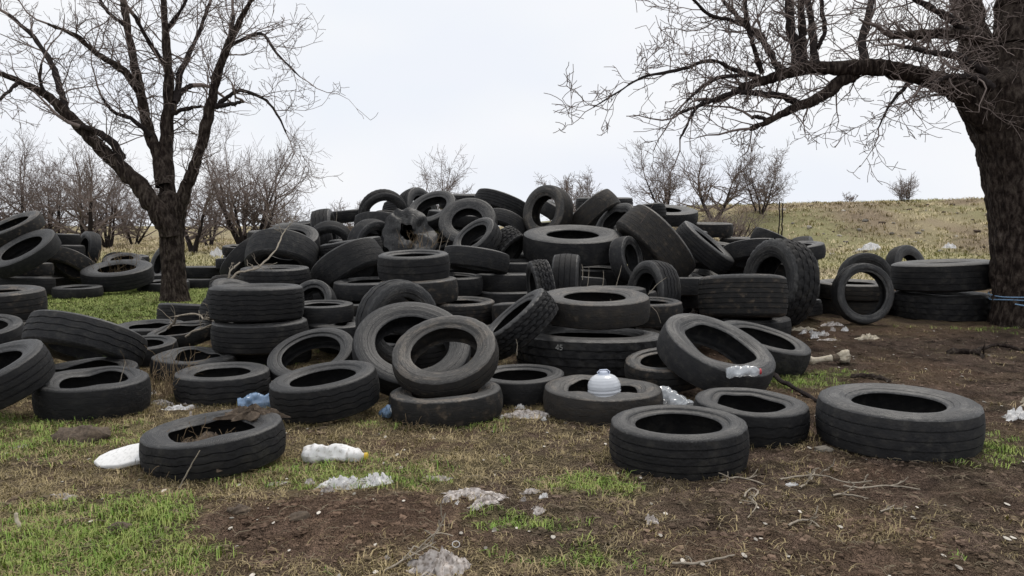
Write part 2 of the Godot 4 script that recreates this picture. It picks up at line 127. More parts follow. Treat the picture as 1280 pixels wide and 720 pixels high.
# tyres deeper inside the heaps: x, y, z, axis x, y, z, diameter, width
const INNER_TYRES := [
	[-2.369, 0.102, -9.969, 0.009, 0.998, -0.067, 0.656, 0.183],
	[-1.910, 0.095, -7.380, -0.035, 0.998, -0.058, 0.574, 0.176],
	[1.007, 0.124, -9.650, -0.109, 0.992, -0.071, 0.649, 0.189],
	[1.333, 0.145, -6.936, -0.169, 0.978, 0.122, 0.611, 0.190],
	[-0.458, 0.120, -8.706, 0.135, 0.991, -0.022, 0.578, 0.188],
	[-1.700, 0.096, -10.088, -0.063, 0.997, 0.045, 0.663, 0.165],
	[-0.617, 0.234, -8.134, 0.082, 0.996, 0.028, 0.640, 0.187],
	[0.170, 0.169, -10.548, 0.038, 0.952, 0.305, 0.618, 0.181],
	[0.372, 0.321, -10.133, 0.089, 0.990, -0.111, 0.649, 0.176],
	[-0.737, 0.114, -9.390, -0.056, 0.990, -0.133, 0.618, 0.164],
	[0.088, 0.108, -9.418, -0.048, 0.995, -0.084, 0.591, 0.183],
	[-2.253, 0.090, -8.899, -0.002, 1.000, -0.026, 0.607, 0.188],
	[-1.165, 0.315, -9.433, 0.110, 0.976, -0.187, 0.587, 0.181],
	[0.747, 0.087, -10.296, 0.001, 1.000, 0.001, 0.652, 0.198],
	[-0.323, 0.094, -6.794, -0.040, 0.999, -0.012, 0.588, 0.187],
	[-0.989, 0.486, -9.266, 0.293, 0.938, 0.186, 0.652, 0.180],
	[1.354, 0.113, -8.283, -0.033, 0.996, -0.079, 0.640, 0.195],
	[1.232, 0.382, -9.516, 0.057, 0.942, 0.331, 0.640, 0.185],
	[-0.413, 0.279, -9.794, -0.065, 0.997, -0.041, 0.606, 0.186],
	[1.569, 0.105, -11.136, 0.087, 0.996, -0.017, 0.657, 0.177],
	[2.598, 0.115, -10.097, -0.095, 0.990, 0.105, 0.625, 0.167],
	[0.272, 0.319, -9.451, 0.002, 1.000, 0.023, 0.612, 0.197],
	[2.188, 0.289, -10.110, -0.233, 0.898, 0.372, 0.665, 0.179],
	[0.193, 0.116, -8.030, -0.079, 0.989, 0.122, 0.627, 0.168],
	[-1.478, 0.289, -10.227, 0.137, 0.990, 0.016, 0.679, 0.160],
	[-2.599, 0.320, -9.124, 0.100, 0.989, 0.108, 0.600, 0.178],
	[2.953, 0.132, -10.962, 0.057, 0.985, -0.165, 0.673, 0.173],
	[2.281, 0.075, -9.036, 0.008, 1.000, 0.000, 0.590, 0.169],
	[-1.016, 0.704, -9.856, 0.391, 0.913, -0.112, 0.648, 0.184],
	[-0.890, 0.157, -10.559, 0.228, 0.962, -0.153, 0.589, 0.184],
	[-1.212, 0.324, -8.145, -0.304, 0.939, 0.160, 0.585, 0.181],
	[-2.362, 0.258, -7.075, 0.315, 0.902, -0.297, 0.562, 0.162],
	[0.338, 0.507, -10.763, -0.383, 0.923, -0.017, 0.569, 0.184],
	[-1.937, 0.308, -8.640, -0.098, 0.994, 0.042, 0.629, 0.174],
	[-1.399, 0.074, -7.845, -0.018, 1.000, 0.004, 0.567, 0.163],
	[-0.601, 0.431, -8.637, -0.022, 1.000, 0.018, 0.614, 0.168],
	[-0.546, 0.286, -10.990, 0.046, 0.996, 0.076, 0.605, 0.192],
	[-2.615, 0.259, -10.513, 0.006, 1.000, -0.001, 0.620, 0.188],
	[1.951, 0.086, -6.705, -0.005, 1.000, -0.028, 0.578, 0.181],
	[-1.333, 0.084, -7.014, 0.017, 0.999, 0.038, 0.604, 0.167],
	[3.294, 0.113, -10.242, 0.056, 0.992, 0.110, 0.576, 0.179],
	[1.091, 0.317, -10.862, -0.022, 0.993, -0.115, 0.561, 0.194],
	[-1.556, 0.461, -10.647, -0.250, 0.913, -0.324, 0.657, 0.195],
	[-1.906, 0.098, -8.160, 0.068, 0.997, 0.031, 0.565, 0.179],
	[-2.891, 0.102, -9.007, 0.074, 0.997, -0.024, 0.611, 0.182],
	[-2.395, 0.855, -9.067, 0.038, 0.901, 0.433, 0.640, 0.172],
	[-1.564, 0.506, -9.725, 0.011, 1.000, -0.003, 0.631, 0.179],
	[2.172, 0.321, -9.523, 0.432, 0.882, 0.188, 0.572, 0.166],
	[-1.007, 0.752, -10.736, -0.040, 0.949, 0.311, 0.620, 0.193],
	[1.114, 0.303, -8.081, -0.102, 0.995, -0.020, 0.589, 0.171],
	[-2.082, 0.294, -9.792, 0.135, 0.991, -0.014, 0.578, 0.184],
	[2.966, 0.355, -10.829, 0.063, 0.997, -0.037, 0.603, 0.191],
	[2.041, 0.297, -10.913, -0.089, 0.993, -0.083, 0.580, 0.198],
	[2.508, 0.572, -10.793, 0.004, 0.994, 0.111, 0.672, 0.195],
	[2.465, 0.353, -9.044, 0.085, 0.990, 0.109, 0.649, 0.192],
	[3.074, 0.122, -9.123, -0.074, 0.990, -0.124, 0.594, 0.183],
	[-0.181, 0.521, -9.652, 0.041, 0.999, 0.023, 0.647, 0.186],
	[-2.271, 0.398, -10.901, -0.033, 0.877, -0.479, 0.645, 0.183],
	[0.609, 0.455, -8.228, 0.057, 0.993, -0.100, 0.632, 0.161],
	[2.601, 0.670, -10.227, 0.139, 0.958, 0.251, 0.680, 0.176],
	[-0.115, 0.707, -10.538, 0.245, 0.877, 0.413, 0.674, 0.187],
	[1.163, 0.695, -9.560, -0.118, 0.991, 0.065, 0.671, 0.175],
	[-0.808, 0.104, -7.383, 0.076, 0.997, 0.034, 0.582, 0.184],
	[-2.574, 0.125, -11.097, 0.123, 0.983, -0.137, 0.568, 0.173],
	[2.258, 0.307, -7.978, -0.009, 0.999, -0.041, 0.582, 0.163],
	[2.945, 0.525, -8.962, 0.031, 0.999, -0.025, 0.648, 0.198],
	[0.790, 0.774, -10.930, 0.086, 0.992, 0.089, 0.673, 0.190],
	[0.305, 0.561, -10.085, 0.195, 0.979, 0.053, 0.581, 0.181],
	[1.095, 0.521, -10.706, -0.019, 1.000, 0.022, 0.614, 0.199],
	[-2.702, 0.592, -11.192, 0.182, 0.983, -0.007, 0.655, 0.193],
	[1.246, 0.725, -10.428, -0.065, 0.995, 0.076, 0.560, 0.170],
	[0.468, 0.084, -7.412, 0.007, 1.000, 0.019, 0.562, 0.180],
	[1.858, 0.468, -11.160, 0.034, 0.998, 0.052, 0.611, 0.172],
	[-0.295, 0.724, -9.656, 0.042, 0.997, -0.062, 0.657, 0.173],
	[0.797, 0.084, -11.073, 0.024, 0.999, 0.032, 0.572, 0.170],
	[-2.787, 0.375, -8.529, 0.085, 0.918, -0.387, 0.574, 0.161],
	[1.430, 0.971, -9.732, -0.376, 0.896, 0.236, 0.582, 0.175],
	[-1.379, 0.132, -8.850, -0.104, 0.978, 0.183, 0.581, 0.169],
	[2.971, 0.758, -8.826, -0.106, 0.992, 0.071, 0.614, 0.162],
	[0.430, 0.986, -11.091, -0.028, 0.999, -0.016, 0.656, 0.175],
	[1.546, 0.102, -10.055, 0.034, 0.999, 0.032, 0.642, 0.197],
	[1.976, 0.551, -10.042, -0.286, 0.918, -0.273, 0.577, 0.161],
	[3.146, 0.539, -10.974, 0.030, 1.000, -0.003, 0.593, 0.185],
	[-2.630, 0.486, -9.931, -0.138, 0.988, 0.066, 0.651, 0.199],
	[3.018, 0.786, -10.887, -0.011, 1.000, 0.014, 0.652, 0.185],
	[-1.247, 0.616, -8.551, 0.074, 0.994, 0.080, 0.563, 0.197],
	[-2.549, 0.810, -11.102, 0.019, 0.995, 0.097, 0.670, 0.178],
	[-0.726, 0.490, -10.870, -0.044, 0.999, -0.023, 0.598, 0.175],
	[-2.167, 1.149, -11.007, -0.093, 0.995, 0.023, 0.644, 0.161],
	[-1.807, 0.780, -9.693, 0.006, 1.000, 0.013, 0.621, 0.175],
	[1.680, 0.113, -9.238, 0.063, 0.989, 0.134, 0.611, 0.162],
	[-0.520, 0.093, -10.053, 0.027, 0.998, 0.061, 0.595, 0.170],
	[0.332, 0.656, -9.367, 0.019, 0.994, 0.109, 0.589, 0.172],
	[1.726, 0.654, -11.002, -0.001, 1.000, 0.007, 0.578, 0.178],
	[1.824, 0.264, -8.836, 0.066, 0.998, -0.008, 0.604, 0.163],
	[-0.627, 1.009, -10.550, 0.022, 0.871, 0.491, 0.596, 0.172],
	[-2.028, 0.628, -11.090, -0.062, 0.997, -0.035, 0.579, 0.190],
	[1.287, 0.938, -10.559, -0.111, 0.994, 0.002, 0.599, 0.184],
	[-2.838, 0.872, -9.970, 0.060, 0.997, 0.044, 0.577, 0.175],
	[-0.818, 0.431, -10.028, -0.289, 0.951, 0.105, 0.662, 0.192],
	[-1.703, 0.117, -9.365, 0.046, 0.990, -0.136, 0.606, 0.172],
	[-1.265, 0.086, -11.026, -0.008, 1.000, 0.020, 0.632, 0.181],
	[0.611, 1.164, -10.589, 0.453, 0.885, 0.105, 0.616, 0.186],
	[-0.469, 0.078, -11.012, 0.026, 1.000, -0.016, 0.619, 0.161],
	[-0.470, 0.695, -11.068, -0.023, 0.994, -0.112, 0.639, 0.193],
	[-0.734, 1.013, -11.114, 0.051, 0.995, -0.090, 0.591, 0.190],
	[-0.631, 0.286, -6.314, 0.128, 0.990, -0.058, 0.621, 0.161],
	[-1.731, 0.849, -10.866, 0.083, 0.992, -0.093, 0.600, 0.198],
	[2.056, 0.878, -10.068, 0.001, 1.000, -0.004, 0.566, 0.178],
	[-2.482, 0.535, -9.156, -0.004, 1.000, -0.019, 0.599, 0.183],
	[-0.707, 1.110, -10.214, 0.118, 0.992, 0.050, 0.639, 0.163],
	[-0.795, 0.281, -7.551, 0.124, 0.992, -0.012, 0.570, 0.167],
	[2.345, 0.780, -11.056, -0.000, 1.000, 0.011, 0.627, 0.176],
	[0.411, 0.311, -11.071, -0.293, 0.906, 0.307, 0.580, 0.166],
	[3.263, 0.538, -10.351, 0.005, 1.000, 0.010, 0.678, 0.193],
	[-1.576, 1.041, -11.055, 0.130, 0.919, -0.372, 0.579, 0.194],
	[-1.644, 0.798, -8.619, -0.154, 0.988, 0.012, 0.636, 0.175],
	[0.534, 0.742, -10.022, -0.046, 0.997, 0.058, 0.587, 0.164],
	[1.436, 0.843, -11.154, -0.097, 0.989, 0.115, 0.630, 0.167],
	[-2.771, 0.985, -10.925, -0.084, 0.994, 0.072, 0.636, 0.175],
	[1.624, 0.289, -10.507, -0.014, 0.999, -0.031, 0.601, 0.181],
	[-2.549, 0.101, -7.821, 0.014, 0.999, -0.039, 0.671, 0.199],
	[0.144, 0.342, -6.659, -0.071, 0.994, -0.082, 0.610, 0.193],
	[1.229, 1.105, -11.150, 0.011, 1.000, 0.021, 0.631, 0.170],
	[-2.818, 0.339, -11.189, -0.023, 1.000, 0.021, 0.569, 0.185],
	[2.313, 0.094, -10.842, -0.027, 0.999, 0.026, 0.637, 0.187],
	[-1.132, 0.307, -11.082, 0.061, 0.980, 0.188, 0.570, 0.179],
	[-0.799, 0.111, -6.243, 0.069, 0.995, 0.074, 0.622, 0.183],
	[-2.003, 0.102, -10.653, -0.092, 0.995, 0.047, 0.648, 0.162],
	[0.831, 0.109, -7.932, 0.136, 0.991, 0.019, 0.561, 0.167],
	[-2.152, 0.407, -6.751, 0.441, 0.885, 0.148, 0.610, 0.174],
	[1.578, 1.175, -10.312, -0.129, 0.988, -0.082, 0.608, 0.184],
	[0.871, 0.421, -7.249, -0.004, 1.000, 0.002, 0.589, 0.164],
	[0.968, 0.494, -10.072, -0.117, 0.989, 0.084, 0.626, 0.173],
	[3.183, 0.821, -10.227, 0.459, 0.888, -0.020, 0.571, 0.173],
	[2.828, 0.293, -9.593, 0.089, 0.992, -0.085, 0.562, 0.193],
	[-1.546, 0.457, -8.706, 0.425, 0.901, 0.086, 0.660, 0.169],
	[-1.793, 0.313, -9.215, -0.039, 0.999, 0.028, 0.572, 0.173],
	[3.216, 0.331, -10.298, 0.066, 0.998, 0.020, 0.572, 0.197],
	[0.083, 0.241, -8.723, 0.029, 0.997, 0.071, 0.597, 0.161],
	[-1.434, 1.196, -11.175, 0.083, 0.950, -0.300, 0.572, 0.198],
	[-0.226, 0.091, -7.380, -0.010, 1.000, 0.009, 0.566, 0.198],
	[-7.552, 0.352, -13.029, -0.143, 0.990, 0.006, 0.585, 0.195],
	[-7.621, 0.555, -12.836, -0.004, 1.000, 0.002, 0.618, 0.180],
	[-4.744, 0.408, -14.735, 0.083, 0.993, 0.080, 0.628, 0.168],
	[-6.137, 0.093, -13.581, -0.038, 0.997, -0.071, 0.622, 0.160],
	[-7.167, 0.370, -12.546, -0.018, 1.000, -0.026, 0.567, 0.197],
	[-8.096, 0.753, -13.202, -0.029, 0.989, 0.146, 0.657, 0.185],
	[-6.606, 0.269, -13.873, 0.036, 0.997, 0.072, 0.640, 0.161],
	[-7.611, 0.212, -14.628, 0.182, 0.885, -0.429, 0.624, 0.177],
	[-6.848, 0.104, -14.241, -0.085, 0.994, 0.061, 0.642, 0.166],
	[-8.078, 0.452, -14.609, -0.276, 0.952, 0.134, 0.615, 0.198],
	[-8.090, 0.743, -14.705, 0.093, 0.989, 0.115, 0.621, 0.171],
	[-4.753, 0.593, -14.639, 0.023, 0.997, 0.077, 0.567, 0.166],
	[-7.477, 0.725, -13.015, 0.006, 1.000, -0.013, 0.653, 0.164],
	[-6.708, 0.415, -14.797, 0.041, 0.999, 0.034, 0.593, 0.173],
	[-8.106, 0.554, -13.355, -0.108, 0.970, 0.218, 0.663, 0.175],
	[-6.104, 0.098, -14.302, -0.059, 0.998, -0.009, 0.658, 0.181],
	[-8.054, 0.087, -12.761, 0.004, 0.999, -0.043, 0.634, 0.171],
	[-4.622, 0.400, -13.991, -0.047, 0.997, -0.055, 0.614, 0.180],
	[-6.331, 0.415, -13.649, 0.069, 0.947, 0.314, 0.606, 0.168],
	[-3.391, 0.099, -5.394, 0.040, 0.999, -0.036, 0.592, 0.189],
]

class MB:
	var v := PackedVector3Array()
	var n := PackedVector3Array()
	var t := PackedVector2Array()
	var c := PackedColorArray()
	var i := PackedInt32Array()
	func vert(p: Vector3, nn: Vector3, uv := Vector2.ZERO) -> int:
		v.append(p); n.append(nn); t.append(uv)
		return v.size() - 1
	func quad(a: int, b: int, cc: int, d: int) -> void:
		i.append(a); i.append(b); i.append(cc); i.append(a); i.append(cc); i.append(d)
	func tri(a: int, b: int, cc: int) -> void:
		i.append(a); i.append(b); i.append(cc)
	func tube(pts: PackedVector3Array, rs: PackedFloat32Array, sides: int, noise: FastNoiseLite = null, amp := 0.0, closed := true) -> void:
		var m := pts.size()
		var up := Vector3.UP
		var base := v.size()
		var run := 0.0
		for k in m:
			var d := (pts[mini(k + 1, m - 1)] - pts[maxi(k - 1, 0)]).normalized()
			if k == 0:
				up = Vector3.UP if absf(d.y) < 0.9 else Vector3.RIGHT
			else:
				run += pts[k].distance_to(pts[k - 1])
			var x := d.cross(up).normalized()
			var z := x.cross(d).normalized()
			up = z
			for s in sides + 1:
				var a := TAU * float(s % sides) / sides
				var dir := x * cos(a) + z * sin(a)
				var r := rs[k]
				if noise != null:
					var q := pts[k] + dir * r
					r += amp * noise.get_noise_3d(q.x, q.y * 0.3, q.z)
				v.append(pts[k] + dir * r); n.append(dir); t.append(Vector2(float(s) / sides, run))
		for k in m - 1:
			for s in sides:
				var a := base + k * (sides + 1) + s
				quad(a, a + 1, a + sides + 2, a + sides + 1)
		if closed:
			var e := base + (m - 1) * (sides + 1)
			var tip := vert(pts[m - 1] + (pts[m - 1] - pts[m - 2]).normalized() * rs[m - 1] * 0.6, (pts[m - 1] - pts[m - 2]).normalized())
			for s in sides:
				tri(e + s, e + s + 1, tip)
	# surface of revolution round y; profile points (radius, y)
	func lathe(prof: PackedVector2Array, seg: int, squash: FastNoiseLite = null, amp := 0.0) -> void:
		var m := prof.size()
		var base := v.size()
		for k in m:
			var tg := prof[mini(k + 1, m - 1)] - prof[maxi(k - 1, 0)]
			var nr := Vector2(tg.y, -tg.x).normalized()
			for s in seg + 1:
				var a := TAU * float(s % seg) / seg
				var p := Vector3(cos(a) * prof[k].x, prof[k].y, sin(a) * prof[k].x)
				if squash != null:
					p += Vector3(cos(a), 0, sin(a)) * minf(prof[k].x, 0.06) * amp * squash.get_noise_3d(p.x, p.y, p.z)
				v.append(p); n.append(Vector3(cos(a) * nr.x, nr.y, sin(a) * nr.x)); t.append(Vector2(float(s) / seg, float(k) / m))
		for k in m - 1:
			for s in seg:
				var a := base + k * (seg + 1) + s
				quad(a, a + 1, a + seg + 2, a + seg + 1)
	func smooth() -> void:
		for k in n.size():
			n[k] = Vector3.ZERO
		for k in range(0, i.size(), 3):
			var a := v[i[k]]
			var f := (v[i[k + 2]] - a).cross(v[i[k + 1]] - a)
			for q in 3:
				n[i[k + q]] += f
		for k in n.size():
			n[k] = n[k].normalized() if n[k].length_squared() > 1e-18 else Vector3.UP
	func orient() -> void:
		for k in range(0, i.size(), 3):
			var a := v[i[k]]
			if (v[i[k + 2]] - a).cross(v[i[k + 1]] - a).dot(n[i[k]]) < 0.0:
				var q := i[k + 1]
				i[k + 1] = i[k + 2]
				i[k + 2] = q
	func commit() -> ArrayMesh:
		var arr := []
		arr.resize(Mesh.ARRAY_MAX)
		arr[Mesh.ARRAY_VERTEX] = v
		arr[Mesh.ARRAY_NORMAL] = n
		arr[Mesh.ARRAY_TEX_UV] = t
		if c.size() == v.size():
			arr[Mesh.ARRAY_COLOR] = c
		arr[Mesh.ARRAY_INDEX] = i
		var am := ArrayMesh.new()
		am.add_surface_from_arrays(Mesh.PRIMITIVE_TRIANGLES, arr)
		return am

# ---------------------------------------------------------------- helpers
var used := {}
func numbered(s: String) -> String:
	if not used.has(s):
		used[s] = 0
		return s
	used[s] += 1
	return "%s_%03d" % [s, used[s]]
func tag(o: Node, label: String, category: String, group := "", kind := "") -> void:
	o.set_meta("label", label)
	o.set_meta("category", category)
	if group != "":
		o.set_meta("group", group)
	if kind != "":
		o.set_meta("kind", kind)
func thing(called: String, label: String, category: String, at := Vector3.ZERO, group := "") -> Node3D:
	var o := Node3D.new()
	o.name = numbered(called)
	add_child(o)
	o.position = at
	tag(o, label, category, group)
	return o
func part(called: String, mesh: Mesh, m: Material, parent: Node3D) -> MeshInstance3D:
	var o := MeshInstance3D.new()
	o.name = called
	o.mesh = mesh
	o.material_override = m
	parent.add_child(o, true)
	return o
func single(called: String, mesh: Mesh, m: Material, label: String, category: String, at := Vector3.ZERO, group := "") -> MeshInstance3D:
	var o := MeshInstance3D.new()
	o.name = numbered(called)
	o.mesh = mesh
	o.material_override = m
	add_child(o)
	o.position = at
	tag(o, label, category, group)
	return o
func ray(u: float, v: float) -> Vector3:
	var x := (u - 640.0) / FOCAL
	var y := -(v - 360.0) / FOCAL
	return Vector3(x, y * cos(pitch) - sin(pitch), -cos(pitch) - y * sin(pitch))
func at_depth(u: float, v: float, d: float) -> Vector3:
	return Vector3(0, EYE, 0) + ray(u, v) * d
func on_ground(u: float, v: float) -> Vector3:
	var r := ray(u, v)
	var p := Vector3(0, EYE, 0) + r * (-EYE / r.y)
	p.y = ground_y(p.x, p.z)
	return p
func lin(r: float, g: float, b: float) -> Color:
	return Color(r, g, b).linear_to_srgb()
func noise(seed_: int, freq: float, oct := 3) -> FastNoiseLite:
	var f := FastNoiseLite.new()
	f.seed = seed_
	f.frequency = freq
	f.noise_type = FastNoiseLite.TYPE_SIMPLEX_SMOOTH
	f.fractal_octaves = oct
	return f
func ramp_tex(seed_: int, freq: float, stops: Array, size := 512, oct := 5) -> NoiseTexture2D:
	var t := NoiseTexture2D.new()
	t.width = size
	t.height = size
	t.seamless = true
	t.noise = noise(seed_, freq, oct)
	var g := Gradient.new()
	var o := PackedFloat32Array()
	var c := PackedColorArray()
	for s in stops:
		o.append(s[0])
		c.append(lin(s[1], s[2], s[3]))
	g.offsets = o
	g.colors = c
	t.color_ramp = g
	return t
func normal_tex(seed_: int, freq: float, strength: float, size := 512, oct := 5) -> NoiseTexture2D:
	var t := NoiseTexture2D.new()
	t.width = size
	t.height = size
	t.seamless = true
	t.as_normal_map = true
	t.bump_strength = strength
	t.noise = noise(seed_, freq, oct)
	return t
func mat(c: Color, rough := 0.85) -> StandardMaterial3D:
	var m := StandardMaterial3D.new()
	m.albedo_color = c
	m.roughness = rough
	return m
func tri_mat(tex: Texture2D, scale_: Vector3, rough: float, nrm: Texture2D = null, ns := 1.0, world := true) -> StandardMaterial3D:
	var m := StandardMaterial3D.new()
	m.albedo_texture = tex
	m.uv1_triplanar = true
	m.uv1_world_triplanar = world
	m.uv1_scale = scale_
	m.roughness = rough
	if nrm != null:
		m.normal_enabled = true
		m.normal_texture = nrm
		m.normal_scale = ns
	return m

# ---------------------------------------------------------------- ground
var n_patch := noise(11, 0.55, 3)
var n_fine := noise(12, 3.2, 4)
var n_clod := noise(13, 7.0, 4)
var n_roll := noise(14, 0.18, 2)
var n_dump := noise(15, 0.09, 4)
# green patches: pixel on the ground, radius x, radius z in metres, strength
const GREEN := [[160, 664, 0.36, 0.28, 1.0], [60, 700, 0.42, 0.20, 1.0], [225, 695, 0.2, 0.14, 0.9], [410, 588, 0.42, 0.16, 0.9], [455, 602, 0.30, 0.10, 0.9], [345, 590, 0.25, 0.14, 0.8],
	[30, 545, 0.45, 0.35, 0.95], [645, 655, 0.22, 0.08, 0.45], [745, 608, 0.22, 0.10, 0.8], [985, 476, 0.32, 0.22, 1.0], [1045, 468, 0.22, 0.15, 0.8], [1225, 560, 0.30, 0.3, 0.55], [725, 700, 0.2, 0.06, 0.45],
	[90, 640, 0.25, 0.1, 0.6], [560, 530, 0.3, 0.1, 0.5], [1170, 406, 1.3, 0.18, 0.9], [95, 480, 0.3, 0.3, 0.8], [1255, 409, 0.6, 0.2, 0.7]]
var green_spots := []
var mound := Vector3.ZERO
func sstep(a: float, b: float, x: float) -> float:
	var t := clampf((x - a) / (b - a), 0.0, 1.0)
	return t * t * (3.0 - 2.0 * t)
func bank(x: float, d: float) -> float:
	return sstep(29.0, 49.0, d + n_dump.get_noise_2d(x, d) * 5.0) * sstep(-4.0, 13.0, x)
func ground_y(x: float, z: float) -> float:
	var d := -z
	var y := n_roll.get_noise_2d(x, z) * 0.02
	var side := sstep(-4.0, 13.0, x)
	y -= sstep(22.0, 260.0, d) * 1.25 * (1.0 - side)
	if d > 18.0:
		y += bank(x, d) * (2.1 + 0.35 * sstep(12, 30, x)) + n_dump.get_noise_2d(x * 3.0, z * 3.0) * 0.35 * bank(x, d) * (1.0 - bank(x, d)) * 4.0
		y += n_dump.get_noise_2d(x * 5.0, z * 5.0) * 0.10 * sstep(18, 30, d) * (1.0 - sstep(60, 120, d))
	if d < 16.0:
		var k := 1.0 - sstep(9.0, 16.0, d)
		y += (n_clod.get_noise_2d(x, z) * 0.017 + n_fine.get_noise_2d(x, z) * 0.018) * k
		var q := Vector2((x - mound.x) / 0.5, (z - mound.z) / 0.26).length_squared()
		y += 0.05 * exp(-q)
		# the tyres press into the soil, which rises a little between them
	return y
func green_at(x: float, z: float) -> float:
	var d := -z
	var g := 0.0
	if d < 8.5:
		for s in green_spots:
			var q := Vector2((x - s[0]) / s[2], (z - s[1]) / s[3])
			var e: float = exp(-q.length_squared()) * s[4]
			g = maxf(g, e)
		var mq := Vector2((x - mound.x) / 0.50, (z - mound.z) / 0.30).length_squared()
		g -= 0.8 * exp(-mq * mq)
		g += maxf(0.0, n_patch.get_noise_2d(x * 3.0, z * 3.0)) * 0.34 * sstep(0.9, -0.6, x)
		g += maxf(0.0, n_patch.get_noise_2d(x * 4.0 + 9.0, z * 4.0)) * 0.13
	else:
		# the lawn between the heaps, the strip under the bank
		g = sstep(-0.6, -1.6, x) * sstep(8.3, 8.9, d) * sstep(15.5, 13.0, d) * 1.1
		g = maxf(g, sstep(17, 21, d) * sstep(32, 27, d) * 0.55)
		g = maxf(g, sstep(46, 50, d) * sstep(2, 10, x) * 0.75)
	return clampf(g * (0.75 + 0.6 * n_fine.get_noise_2d(x * 0.5, z * 0.5)), 0.0, 1.0)
func dry_at(x: float, z: float) -> float:
	var d := -z
	if d > 8.5:
		return 0.65
	var l := sstep(1.3, -0.9, x + n_patch.get_noise_2d(x, z) * 0.8)
	var q := Vector2((x - mound.x) / 0.60, (z - mound.z) / 0.36).length_squared()
	return clampf(0.03 + 0.84 * l + n_patch.get_noise_2d(x * 2.0, z * 2.0 + 4.0) * (0.28 + 0.25 * l) - 0.9 * exp(-q), 0.0, 1.0)
func ground_color(x: float, z: float) -> Color:
	var d := -z
	var a := n_fine.get_noise_2d(x * 1.3, z * 1.3)
	var b := n_patch.get_noise_2d(x * 1.1 - 7.0, z * 1.1)
	var c := Color(0.225, 0.162, 0.126)
	c = c.lerp(Color(0.088, 0.063, 0.050), clampf(0.4 + a * 1.9 + b * 0.9 + n_clod.get_noise_2d(x, z) * 0.7, 0.0, 1.0))
	c = c.lerp(Color(0.270, 0.180, 0.126), clampf(b * 1.4 + 0.1, 0.0, 0.6))
	var dr := dry_at(x, z)
	c = c.lerp(Color(0.390, 0.315, 0.190), dr * clampf(0.5 + a * 1.4, 0.0, 0.9))
	if d > 16.0:
		var e := n_dump.get_noise_2d(x * 2.2, z * 2.2)
		c = Color(0.480, 0.410, 0.265).lerp(Color(0.360, 0.285, 0.205), clampf(0.5 + e * 1.8, 0.0, 1.0))
		c = c.lerp(Color(0.390, 0.370, 0.200), clampf(0.25 + n_dump.get_noise_2d(x * 1.1 + 40.0, z * 1.1) * 1.5, 0.0, 1.0))
	var g := green_at(x, z)
	c = c.lerp(Color(0.200, 0.255, 0.080), g * 0.75)
	return c
func axis_lines(spans: Array) -> PackedFloat32Array:
	# spans: [to, step at start, step at end], starting from the first number
	var out := PackedFloat32Array()
	var p: float = spans[0]
	out.append(p)
	for k in range(1, spans.size()):
		var to: float = spans[k][0]
		var from := p
		while p < to - 1e-4:
			var f := (p - from) / (to - from)
			p = minf(to, p + lerpf(spans[k][1], spans[k][2], f))
			out.append(p)
	return out
func build_ground() -> void:
	var right := axis_lines([0.0, [3.6, 0.032, 0.032], [9.0, 0.05, 0.2], [40.0, 0.3, 1.5], [700.0, 2.0, 60.0]])
	var xs := PackedFloat32Array()
	for k in range(right.size() - 1, 0, -1):
		xs.append(-right[k])
	xs.append_array(right)
	var ds := axis_lines([-30.0, [1.6, 4.0, 0.12], [5.6, 0.03, 0.03], [14.0, 0.05, 0.2], [60.0, 0.3, 0.8], [900.0, 1.5, 70.0]])
	var mb := MB.new()
	var w := xs.size()
	for d in ds:
		for x in xs:
			mb.v.append(Vector3(x, ground_y(x, -d), -d))
			mb.n.append(Vector3.UP)
			mb.t.append(Vector2(x, d))
			mb.c.append(ground_color(x, -d))
	for a in ds.size() - 1:
		for b in w - 1:
			var k := a * w + b
			mb.quad(k, k + w, k + w + 1, k + 1)
	mb.smooth()
	var m := StandardMaterial3D.new()
	m.vertex_color_use_as_albedo = true
	m.albedo_texture = ramp_tex(21, 0.02, [[0.0, 0.52, 0.51, 0.5], [0.4, 0.86, 0.85, 0.83], [0.62, 1.0, 1.0, 1.0], [1.0, 1.0, 0.98, 0.93]], 1024, 6)
	m.uv1_triplanar = true
	m.uv1_world_triplanar = true
	m.uv1_scale = Vector3(2.3, 2.3, 2.3)
	m.normal_enabled = true
	m.normal_texture = normal_tex(22, 0.03, 20.0, 1024, 6)
	m.normal_scale = 1.0
	var ht := NoiseTexture2D.new()
	ht.width = 1024
	ht.height = 1024
	ht.seamless = true
	ht.noise = noise(22, 0.03, 6)
	m.heightmap_enabled = true
	m.heightmap_texture = ht
	m.heightmap_scale = 1.6
	m.roughness = 0.95
	m.metallic_specular = 0.2
	var o := MeshInstance3D.new()
	o.name = "ground"
	o.mesh = mb.commit()
	o.material_override = m
	o.set_meta("kind", "structure")
	add_child(o)

